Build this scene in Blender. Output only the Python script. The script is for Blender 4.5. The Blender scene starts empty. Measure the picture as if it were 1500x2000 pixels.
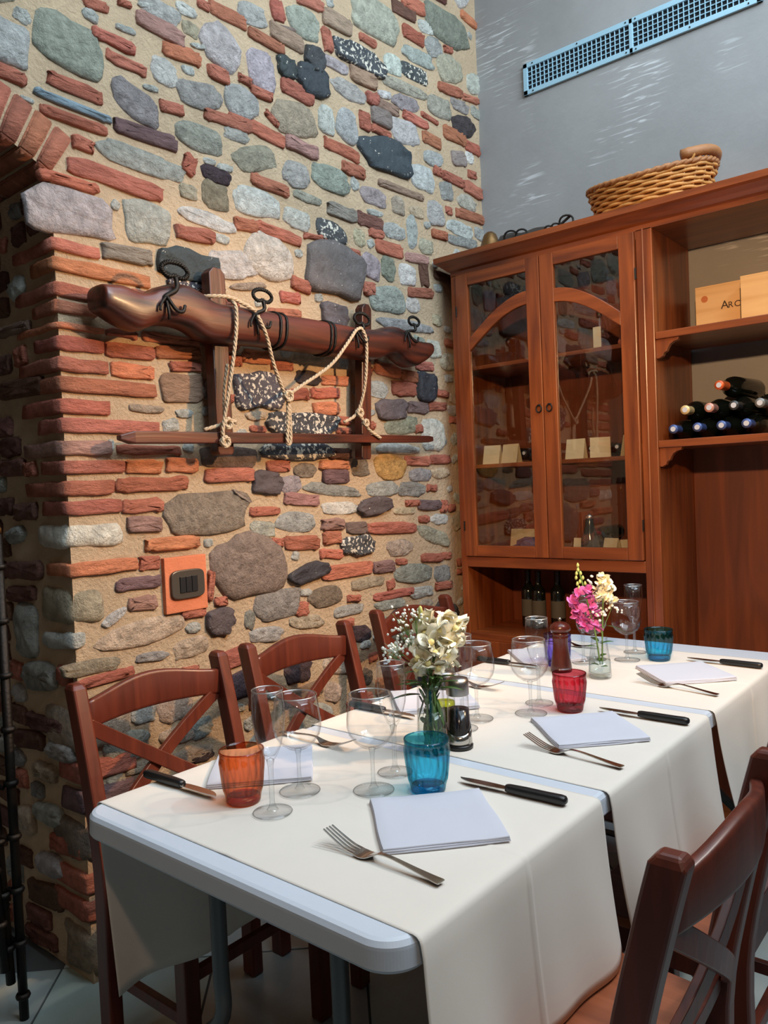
import bpy, bmesh, math, random
from mathutils import Vector, Matrix, noise
PI=math.pi
S=bpy.context.scene
COL=S.collection
# ------------------------------------------------------------------ camera
CAMZ=1.293
def setup_camera():
    yaw,p,r=-0.69832869,-0.02987924,-0.0420563
    fw=Vector((math.sin(yaw)*math.cos(p),math.cos(yaw)*math.cos(p),math.sin(p)))
    rt=Vector((math.cos(yaw),-math.sin(yaw),0)); up=rt.cross(fw)
    c,s=math.cos(r),math.sin(r)
    rt2=c*rt+s*up; up2=-s*rt+c*up
    cam=bpy.data.cameras.new('camera'); o=bpy.data.objects.new('camera',cam); COL.objects.link(o)
    cam.sensor_fit='HORIZONTAL'; cam.sensor_width=36; cam.lens=36*1530.5/1500; cam.clip_start=.02
    m=Matrix.Identity(4)
    for i in range(3):
        m[i][0]=rt2[i]; m[i][1]=up2[i]; m[i][2]=-fw[i]
    m[2][3]=CAMZ
    o.matrix_world=m; S.camera=o
    return rt2
CR=setup_camera()
# ------------------------------------------------------------------ light and exposure
w=bpy.data.worlds.new('world'); S.world=w; w.use_nodes=True
w.node_tree.nodes['Background'].inputs[0].default_value=(.6,.75,.9,1)
w.node_tree.nodes['Background'].inputs[1].default_value=.35
S.view_settings.view_transform='Standard'; S.view_settings.look='None'
S.view_settings.exposure=.08; S.view_settings.gamma=1; S.view_settings.use_curve_mapping=False
S.cycles.transparent_max_bounces=24; S.cycles.max_bounces=10
S.cycles.caustics_reflective=False; S.cycles.caustics_refractive=False
def area(name,loc,size,power,col,target):
    l=bpy.data.lights.new(name,'AREA'); l.shape='RECTANGLE'; l.size,l.size_y=size; l.energy=power; l.color=col
    o=bpy.data.objects.new(name,l); COL.objects.link(o); o.location=loc
    o.rotation_euler=(Vector(target)-Vector(loc)).to_track_quat('-Z','Y').to_euler(); return o
def spot(name,loc,target,power,col,ang,blend=.6,rad=.04):
    l=bpy.data.lights.new(name,'SPOT'); l.energy=power; l.color=col; l.spot_size=math.radians(ang); l.spot_blend=blend; l.shadow_soft_size=rad
    o=bpy.data.objects.new(name,l); COL.objects.link(o); o.location=loc
    o.rotation_euler=(Vector(target)-Vector(loc)).to_track_quat('-Z','Y').to_euler(); return o
WARM=(1,.70,.42); COOL=(.70,.87,1.0)
area('skylight',(-.1,1.6,3.95),(2.4,2.2),72,COOL,(-.3,1.6,0))
area('upper_wall_cool_fill',(1.4,1.5,3.75),(2.2,.9),72,COOL,(-1.9,1.9,3.1)).data.spread=math.radians(105)  # added cool area fill that brightens the upper wall
spot('ceiling_spot_wall',(.25,2.25,2.25),(-1.96,1.42,1.22),235,(1,.60,.29),56,.7)
spot('ceiling_spot_cabinet',(.1,-.2,2.18),(-1.0,2.95,1.28),270,(1,.62,.32),42,.6)
spot('ceiling_spot_table',(.25,2.15,2.9),(-.95,1.3,.74),66,(1,.92,.84),70,.7,.05)
spot('near_drape_warm_fill',(.5,-.3,2.9),(-.6,1.0,.6),34,(1,.72,.5),60,.8,.06)  # added warm fill in front that tints the near drape
# ------------------------------------------------------------------ helpers
def srgb(r,g,b):
    f=lambda v:(v/255/12.92) if v/255<=.04045 else ((v/255+.055)/1.055)**2.4
    return (f(r),f(g),f(b),1)
class NT:
    def __init__(s,m): s.t=m.node_tree; s.n=s.t.nodes; s.l=s.t.links
    def new(s,k,**kw):
        n=s.n.new(k)
        for a,b in kw.items(): setattr(n,a,b)
        return n
    def link(s,a,b): s.l.new(a,b)
def mat(name,col=None,rough=.6,metal=0,var=.0,vscale=8,bump=0,bscale=60,stretch=(1,1,1),objcol=False,coat=0,col2=None,trans=0,randoff=False,spec=.5,detail=6,sheen=0,bdist=.01):
    """principled material: colour with procedural variation and fine relief"""
    m=bpy.data.materials.new(name); m.use_nodes=True; t=NT(m); b=t.n['Principled BSDF']
    b.inputs['Roughness'].default_value=rough; b.inputs['Metallic'].default_value=metal
    b.inputs['Coat Weight'].default_value=coat; b.inputs['Coat Roughness'].default_value=.15
    b.inputs['Specular IOR Level'].default_value=spec; b.inputs['Transmission Weight'].default_value=trans
    b.inputs['Sheen Weight'].default_value=sheen
    tc=t.new('ShaderNodeTexCoord'); mp=t.new('ShaderNodeMapping'); mp.inputs['Scale'].default_value=stretch
    t.link(tc.outputs['Object'],mp.inputs['Vector'])
    vec=mp.outputs['Vector']; oi=None
    if objcol or randoff:
        oi=t.new('ShaderNodeObjectInfo'); ad=t.new('ShaderNodeVectorMath',operation='ADD'); sc=t.new('ShaderNodeMath',operation='MULTIPLY'); sc.inputs[1].default_value=37
        t.link(oi.outputs['Random'],sc.inputs[0]); t.link(vec,ad.inputs[0]); t.link(sc.outputs[0],ad.inputs[1]); vec=ad.outputs[0]
    if objcol: base=oi.outputs['Color']
    else:
        rgb=t.new('ShaderNodeRGB'); rgb.outputs[0].default_value=col; base=rgb.outputs[0]
    if var or col2:
        nz=t.new('ShaderNodeTexNoise'); nz.inputs['Scale'].default_value=vscale; nz.inputs['Detail'].default_value=detail; nz.inputs['Roughness'].default_value=.65
        t.link(vec,nz.inputs['Vector'])
        if col2:
            rp=t.new('ShaderNodeMapRange'); rp.inputs['From Min'].default_value=.4; rp.inputs['From Max'].default_value=.62
            t.link(nz.outputs['Fac'],rp.inputs['Value']); mx=t.new('ShaderNodeMix',data_type='RGBA'); t.link(rp.outputs[0],mx.inputs['Factor']); t.link(base,mx.inputs['A']); mx.inputs['B'].default_value=col2; base=mx.outputs['Result']
        if var:
            mr=t.new('ShaderNodeMapRange'); mr.inputs['From Min'].default_value=.25; mr.inputs['From Max'].default_value=.75; mr.inputs['To Min'].default_value=1-var; mr.inputs['To Max'].default_value=1+var
            t.link(nz.outputs['Fac'],mr.inputs['Value']); vm=t.new('ShaderNodeVectorMath',operation='SCALE'); t.link(base,vm.inputs[0]); t.link(mr.outputs[0],vm.inputs['Scale']); base=vm.outputs[0]
    t.link(base,b.inputs['Base Color'])
    if bump:
        n2=t.new('ShaderNodeTexNoise'); n2.inputs['Scale'].default_value=bscale; n2.inputs['Detail'].default_value=8; n2.inputs['Roughness'].default_value=.7
        t.link(vec,n2.inputs['Vector']); bp=t.new('ShaderNodeBump'); bp.inputs['Strength'].default_value=bump; bp.inputs['Distance'].default_value=bdist
        t.link(n2.outputs['Fac'],bp.inputs['Height']); t.link(bp.outputs[0],b.inputs['Normal'])
    return m
def thin_glass(name,col=(1,1,1),edge=.7,rough=.01,r0=.04,power=5):
    """thin clear or coloured glass: see-through, mirror-like towards the edges, darker where seen edge-on"""
    m=bpy.data.materials.new(name); m.use_nodes=True; t=NT(m); t.n.remove(t.n['Principled BSDF']); out=t.n['Material Output']
    lw=t.new('ShaderNodeLayerWeight'); lw.inputs['Blend'].default_value=.5
    pw=t.new('ShaderNodeMath',operation='POWER'); pw.inputs[1].default_value=5; t.link(lw.outputs['Facing'],pw.inputs[0])
    ma=t.new('ShaderNodeMath',operation='MULTIPLY_ADD'); ma.inputs[1].default_value=.5; ma.inputs[2].default_value=r0; t.link(pw.outputs[0],ma.inputs[0])
    mx=t.new('ShaderNodeMix',data_type='RGBA'); mx.inputs['A'].default_value=(*col,1); mx.inputs['B'].default_value=(*[c*edge for c in col],1)
    p2=t.new('ShaderNodeMath',operation='POWER'); p2.inputs[1].default_value=power; t.link(lw.outputs['Facing'],p2.inputs[0]); t.link(p2.outputs[0],mx.inputs['Factor'])
    tr=t.new('ShaderNodeBsdfTransparent'); t.link(mx.outputs['Result'],tr.inputs[0])
    gl=t.new('ShaderNodeBsdfGlossy'); gl.inputs['Roughness'].default_value=rough
    ms=t.new('ShaderNodeMixShader'); t.link(ma.outputs[0],ms.inputs[0]); t.link(tr.outputs[0],ms.inputs[1]); t.link(gl.outputs[0],ms.inputs[2]); t.link(ms.outputs[0],out.inputs[0])
    return m
def wood(name,c1,c2,rough=.35,axis='z',scale=9,coat=.3,bump=.05):
    m=bpy.data.materials.new(name); m.use_nodes=True; t=NT(m); b=t.n['Principled BSDF']
    tc=t.new('ShaderNodeTexCoord'); mp=t.new('ShaderNodeMapping'); k=[scale]*3; k['xyz'.index(axis)]=scale*.09; mp.inputs['Scale'].default_value=k
    t.link(tc.outputs['Object'],mp.inputs['Vector'])
    nz=t.new('ShaderNodeTexNoise'); nz.inputs['Scale'].default_value=2.2; nz.inputs['Detail'].default_value=7; nz.inputs['Distortion'].default_value=.8; t.link(mp.outputs[0],nz.inputs['Vector'])
    cr=t.new('ShaderNodeValToRGB'); cr.color_ramp.elements[0].position=.32; cr.color_ramp.elements[0].color=c1; cr.color_ramp.elements[1].position=.7; cr.color_ramp.elements[1].color=c2
    t.link(nz.outputs['Fac'],cr.inputs[0]); t.link(cr.outputs[0],b.inputs['Base Color'])
    b.inputs['Roughness'].default_value=rough; b.inputs['Coat Weight'].default_value=coat; b.inputs['Coat Roughness'].default_value=.2
    bp=t.new('ShaderNodeBump'); bp.inputs['Strength'].default_value=bump; bp.inputs['Distance'].default_value=.002; t.link(nz.outputs['Fac'],bp.inputs['Height']); t.link(bp.outputs[0],b.inputs['Normal'])
    return m
def obj(name,bm,m,parent=None,smooth=False,loc=None,kind=None,label=None,cat=None,group=None,bevel=0):
    me=bpy.data.meshes.new(name)
    if smooth:
        for f in bm.faces: f.smooth=True
    bm.to_mesh(me); bm.free()
    if m: 
        for x in (m if isinstance(m,(list,tuple)) else [m]): me.materials.append(x)
    o=bpy.data.objects.new(name,me); COL.objects.link(o)
    if parent: o.parent=parent
    if loc: o.location=loc
    if bevel:
        md=o.modifiers.new('bevel','BEVEL'); md.width=bevel; md.segments=2; md.limit_method='ANGLE'; md.angle_limit=.7
    tag(o,label,cat,group,kind); return o
def tag(o,label=None,cat=None,group=None,kind=None):
    if label: o['label']=label
    if cat: o['category']=cat
    if group: o['group']=group
    if kind: o['kind']=kind
def thing(name,label,cat,loc=(0,0,0),rz=0,group=None):
    o=bpy.data.objects.new(name,None); o.empty_display_size=.05; COL.objects.link(o); o.location=loc; o.rotation_euler=(0,0,rz); tag(o,label,cat,group); return o
def dup(root,loc,rz=None,label=None,mats=None):
    def cp(o,par):
        c=o.copy(); COL.objects.link(c)
        if par: c.parent=par
        for ch in o.children: cp(ch,c)
        return c
    r=cp(root,None); r.location=loc
    if rz is not None: r.rotation_euler=(0,0,rz)
    if label: r['label']=label
    return r
def B(): return bmesh.new()
def box(bm,x0,x1,y0,y1,z0,z1,bev=0,mi=0):
    r=bmesh.ops.create_cube(bm,size=1); vs=r['verts']
    for v in vs: v.co=Vector(((x0+x1)/2+v.co.x*(x1-x0),(y0+y1)/2+v.co.y*(y1-y0),(z0+z1)/2+v.co.z*(z1-z0)))
    fs=list({f for v in vs for f in v.link_faces})
    for f in fs: f.material_index=mi
    if bev:
        es=list({e for v in vs for e in v.link_edges}); bmesh.ops.bevel(bm,geom=es,offset=bev,segments=2,affect='EDGES',profile=.6)
    return bm
def lathe(bm,prof,n=32,c=(0,0,0),mod=None,close=False):
    rings=[]
    for r,z in prof:
        if r<1e-6: rings.append([bm.verts.new((c[0],c[1],c[2]+z))]); continue
        ring=[]
        for i in range(n):
            a=2*PI*i/n; rr=r*(mod(a,z) if mod else 1); ring.append(bm.verts.new((c[0]+rr*math.cos(a),c[1]+rr*math.sin(a),c[2]+z)))
        rings.append(ring)
    for A,Bq in zip(rings,rings[1:]):
        for i in range(n):
            j=(i+1)%n
            if len(A)==1 and len(Bq)==1: continue
            if len(A)==1: bm.faces.new((A[0],Bq[i],Bq[j]))
            elif len(Bq)==1: bm.faces.new((A[i],Bq[0],A[j]))
            else: bm.faces.new((A[i],Bq[i],Bq[j],A[j]))
    return bm
def tube(bm,pts,r,n=8,cap=True,closed=False):
    pts=[Vector(p) for p in pts]; N=len(pts); rings=[]; up=None
    for i,p in enumerate(pts):
        if closed: d=(pts[(i+1)%N]-pts[i-1]).normalized()
        else: d=(pts[min(i+1,N-1)]-pts[max(i-1,0)]).normalized()
        if up is None:
            up=Vector((0,0,1)) if abs(d.z)<.9 else Vector((1,0,0))
        s=d.cross(up)
        if s.length<1e-5: s=d.cross(Vector((1,.3,.2)))
        s.normalize(); u=s.cross(d).normalized(); up=u
        rr=r[i] if isinstance(r,(list,tuple)) else r
        rings.append([bm.verts.new(p+(s*math.cos(2*PI*k/n)+u*math.sin(2*PI*k/n))*rr) for k in range(n)])
    rg=rings+([rings[0]] if closed else [])
    for A,C in zip(rg,rg[1:]):
        for k in range(n): bm.faces.new((A[k],A[(k+1)%n],C[(k+1)%n],C[k]))
    if cap and not closed:
        bm.faces.new(list(reversed(rings[0]))); bm.faces.new(rings[-1])
    return bm
def ribbon(bm,pts,wv,tv):
    """rectangular section swept along pts; wv, tv: half width / half thickness vectors (one or per point)"""
    rings=[]
    for i,p in enumerate(pts):
        p=Vector(p); w_=Vector(wv[i] if isinstance(wv,list) else wv); t_=Vector(tv[i] if isinstance(tv,list) else tv)
        rings.append([bm.verts.new(p+a*w_+b*t_) for a,b in ((-1,-1),(1,-1),(1,1),(-1,1))])
    for A,C in zip(rings,rings[1:]):
        for k in range(4): bm.faces.new((A[k],A[(k+1)%4],C[(k+1)%4],C[k]))
    bm.faces.new(list(reversed(rings[0]))); bm.faces.new(rings[-1]); return bm
def prism(bm,poly,d0,d1,ax='y'):
    def P(a,b,d): return {'y':(a,d,b),'x':(d,a,b),'z':(a,b,d)}[ax]
    A=[bm.verts.new(P(a,b,d0)) for a,b in poly]; C=[bm.verts.new(P(a,b,d1)) for a,b in poly]; n=len(poly)
    bm.faces.new(list(reversed(A))); bm.faces.new(C)
    for i in range(n): bm.faces.new((A[i],A[(i+1)%n],C[(i+1)%n],C[i]))
    bmesh.ops.recalc_face_normals(bm,faces=bm.faces[:]); return bm
def spline(pts,k=6):
    pts=[Vector(p) for p in pts]; out=[]
    P=[pts[0]]+pts+[pts[-1]]
    for i in range(1,len(P)-2):
        for j in range(k):
            t=j/k; a,b,c,d=P[i-1],P[i],P[i+1],P[i+2]
            out.append(.5*((2*b)+(c-a)*t+(2*a-5*b+4*c-d)*t*t+(3*b-a-3*c+d)*t**3))
    out.append(pts[-1]); return out
# ------------------------------------------------------------------ materials
M={}
M['mortar']=mat('mortar',srgb(206,178,146),.95,var=.13,vscale=9,bump=.9,bscale=70,spec=.1,bdist=.02)
M['stone']=mat('stone',None,.85,var=.42,vscale=34,bump=1,bscale=32,objcol=True,spec=.15,bdist=.045,detail=10)
M['brick']=mat('brick_clay',None,.9,var=.30,vscale=40,bump=1,bscale=38,objcol=True,spec=.1,stretch=(1,.45,1.2),bdist=.035,detail=9)
def flint(name,thr):
    m=mat(name,None,.45,var=.35,vscale=18,bump=.9,bscale=40,objcol=True,spec=.5); t=NT(m); b=t.n['Principled BSDF']
    src=b.inputs['Base Color'].links[0].from_socket
    tc=[n for n in t.n if n.type=='VECT_MATH' and n.operation=='ADD'][0]
    v=t.new('ShaderNodeTexNoise'); v.inputs['Scale'].default_value=70; v.inputs['Detail'].default_value=5; t.link(tc.outputs[0],v.inputs['Vector'])
    r=t.new('ShaderNodeMapRange'); r.inputs['From Min'].default_value=thr; r.inputs['From Max'].default_value=thr+.03; t.link(v.outputs['Fac'],r.inputs['Value'])
    mx=t.new('ShaderNodeMix',data_type='RGBA'); t.link(r.outputs[0],mx.inputs['Factor']); t.link(src,mx.inputs['A']); mx.inputs['B'].default_value=srgb(205,195,178); t.link(mx.outputs['Result'],b.inputs['Base Color']); return m
M['flint']=flint('dark_flint',.68); M['flint_w']=flint('mottled_flint',.55)
def plaster():
    m=mat('grey_plaster',srgb(150,148,146),.6,var=.14,vscale=2.2,bump=.12,bscale=30,spec=.35); t=NT(m); b=t.n['Principled BSDF']; src=b.inputs['Base Color'].links[0].from_socket
    tc=t.new('ShaderNodeTexCoord'); mp=t.new('ShaderNodeMapping'); mp.inputs['Rotation'].default_value=(0,-.25,0); mp.inputs['Scale'].default_value=(5,5,55); t.link(tc.outputs['Object'],mp.inputs['Vector'])
    n1=t.new('ShaderNodeTexNoise'); n1.inputs['Scale'].default_value=1.6; n1.inputs['Detail'].default_value=5; n1.inputs['Distortion'].default_value=.6; t.link(mp.outputs[0],n1.inputs['Vector'])
    n2=t.new('ShaderNodeTexNoise'); n2.inputs['Scale'].default_value=2.6; n2.inputs['Detail'].default_value=2; t.link(tc.outputs['Object'],n2.inputs['Vector'])
    r1=t.new('ShaderNodeMapRange'); r1.inputs['From Min'].default_value=.54; r1.inputs['From Max'].default_value=.66; t.link(n1.outputs['Fac'],r1.inputs['Value'])
    r2=t.new('ShaderNodeMapRange'); r2.inputs['From Min'].default_value=.53; r2.inputs['From Max'].default_value=.64; t.link(n2.outputs['Fac'],r2.inputs['Value'])
    mu=t.new('ShaderNodeMath',operation='MULTIPLY'); t.link(r1.outputs[0],mu.inputs[0]); t.link(r2.outputs[0],mu.inputs[1])
    mx=t.new('ShaderNodeMix',data_type='RGBA'); t.link(mu.outputs[0],mx.inputs['Factor']); t.link(src,mx.inputs['A']); mx.inputs['B'].default_value=srgb(205,205,205); t.link(mx.outputs['Result'],b.inputs['Base Color']); return m
M['plaster']=plaster()
M['room']=mat('room_plaster',srgb(150,140,128),.9,var=.05)
M['dark']=mat('dark_plaster',srgb(70,58,48),.9,var=.1)
M['tile']=mat('marble_tile',None,.4,var=.18,vscale=4,objcol=True,bump=.05,bscale=30,coat=.2)
M['grout']=mat('grout',srgb(70,72,72),.9,var=.1)
M['cab']=wood('cabinet_wood',srgb(98,44,19),srgb(146,74,32),.38,'z',11)
M['cabh']=wood('cabinet_wood_crosswise',srgb(98,44,19),srgb(146,74,32),.38,'x',11)
M['cabin']=wood('cabinet_inside_wood',srgb(92,42,20),srgb(128,62,30),.55,'z',9,coat=.05)
M['chair']=wood('dark_chair_wood',srgb(78,31,20),srgb(106,46,29),.42,'z',14,coat=.1,bump=.03)
M['seat']=wood('seat_wood',srgb(128,66,40),srgb(165,92,58),.4,'x',10,coat=.2)
M['yoke']=wood('old_dark_wood',srgb(28,12,8),srgb(92,38,21),.42,'y',13,coat=.15,bump=.8)
M['yokez']=wood('old_dark_post_wood',srgb(36,15,10),srgb(92,42,24),.42,'z',16,coat=.2,bump=.6)
M['iron']=mat('black_iron',srgb(38,34,31),.42,metal=.75,bump=.3,bscale=120)
M['rope']=mat('hemp_rope',srgb(196,172,142),.9,var=.2,vscale=80,bump=.6,bscale=220)
M['cloth']=mat('ivory_cloth',srgb(228,220,210),.85,var=.02,vscale=10,bump=.08,bscale=900,spec=.15,sheen=.15)
M['napkin']=mat('white_napkin_cloth',srgb(204,205,216),.85,var=.02,bump=.1,bscale=700,spec=.15)
M['tabletop']=mat('white_plastic',srgb(206,214,226),.38,var=.02,bump=.05,bscale=250)
M['leg']=mat('grey_steel_tube',srgb(92,96,98),.4,metal=.5)
M['steel']=mat('polished_steel',srgb(190,186,180),.18,metal=1)
M['satin']=mat('brushed_steel',srgb(165,160,155),.34,metal=1,bump=.05,stretch=(1,1,20))
M['blackp']=mat('black_plastic',srgb(22,22,24),.38)
M['glass']=thin_glass('clear_glass',(.995,.998,.998),.66,r0=.04)
M['rim']=thin_glass('rim_highlight_glass',(.8,.82,.83),.8,.3,.6)  # shinier glass that stands in for the highlight line on the lip
M['pane']=thin_glass('window_glass',(.93,.94,.93),.9,.005,.06)
M['stemglass']=thin_glass('stem_glass',(.96,.97,.97),.4,.01,.12,3)
for k,c in {'cyan':(.38,.88,1.0),'orange':(1.0,.64,.43),'red':(.90,.38,.45),'purple':(.72,.62,.97)}.items():
    M[k]=thin_glass(k+'_glass',c,.55,.03,.05,1)
    M[k+'_base']=thin_glass(k+'_glass_base',tuple(v**1.5*.9 for v in c),.4,.03,.08)
M['vent']=mat('painted_metal',srgb(156,192,208),.45,metal=.1)
M['ventshade']=mat('duct_shade',srgb(30,30,34),.9)  # dark colour for the shade inside the duct
M['wicker']=mat('wicker',srgb(196,138,72),.55,var=.3,vscale=40,bump=.3,bscale=150)
M['wickerd']=mat('wicker_rim',srgb(160,104,58),.5,var=.2,vscale=30,bump=.3,bscale=120)
M['bottle']=mat('dark_bottle_glass',srgb(14,18,14),.08,spec=.7)
M['label']=mat('paper_label',srgb(225,215,190),.7,var=.04)
M['shadedlabel']=mat('shaded_label',srgb(84,82,76),.8)  # label paper with the shade of the niche put into its colour
M['kraft']=mat('kraft_card',srgb(205,180,140),.8,var=.06)
M['crate']=wood('pine_crate',srgb(212,160,98),srgb(232,186,124),.6,'x',8,coat=0)
M['print']=mat('print_and_bar_brown',srgb(60,40,26),.8)
M['mill']=wood('turned_dark_wood',srgb(58,20,14),srgb(88,32,22),.3,'z',20,coat=.3,bump=.02)
M['vinegar']=mat('dark_vinegar',srgb(18,8,8),.15)
M['oil']=thin_glass('olive_oil',(.75,.78,.12),.6)
M['leaf']=mat('leaf_green',srgb(58,96,38),.5,var=.3,vscale=30,randoff=True)
M['stemg']=mat('stem_green',srgb(104,136,70),.5,var=.15)
M['petal']=mat('cream_petal',srgb(248,240,215),.6,var=.05,vscale=50,randoff=True,trans=.0)
M['petalc']=mat('yellow_throat',srgb(240,222,150),.6)
M['pink']=mat('magenta_petal',srgb(216,104,176),.6,var=.25,vscale=60,randoff=True)
M['bud']=mat('green_bud',srgb(186,190,110),.6)
M['breath']=mat('tiny_white_flower',srgb(240,242,232),.7)
M['brass']=mat('old_brass',srgb(120,88,52),.35,metal=.8,bump=.2)
M['leather']=mat('dark_leather',srgb(48,42,38),.6,bump=.3)
M['switch']=mat('bronze_plastic',srgb(74,66,58),.35,metal=.3)
M['purplefilm']=mat('violet_wrapping',srgb(92,80,110),.25,var=.3,vscale=30,bump=.5)
M['water']=thin_glass('water',(.93,.97,.95),.8)
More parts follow.
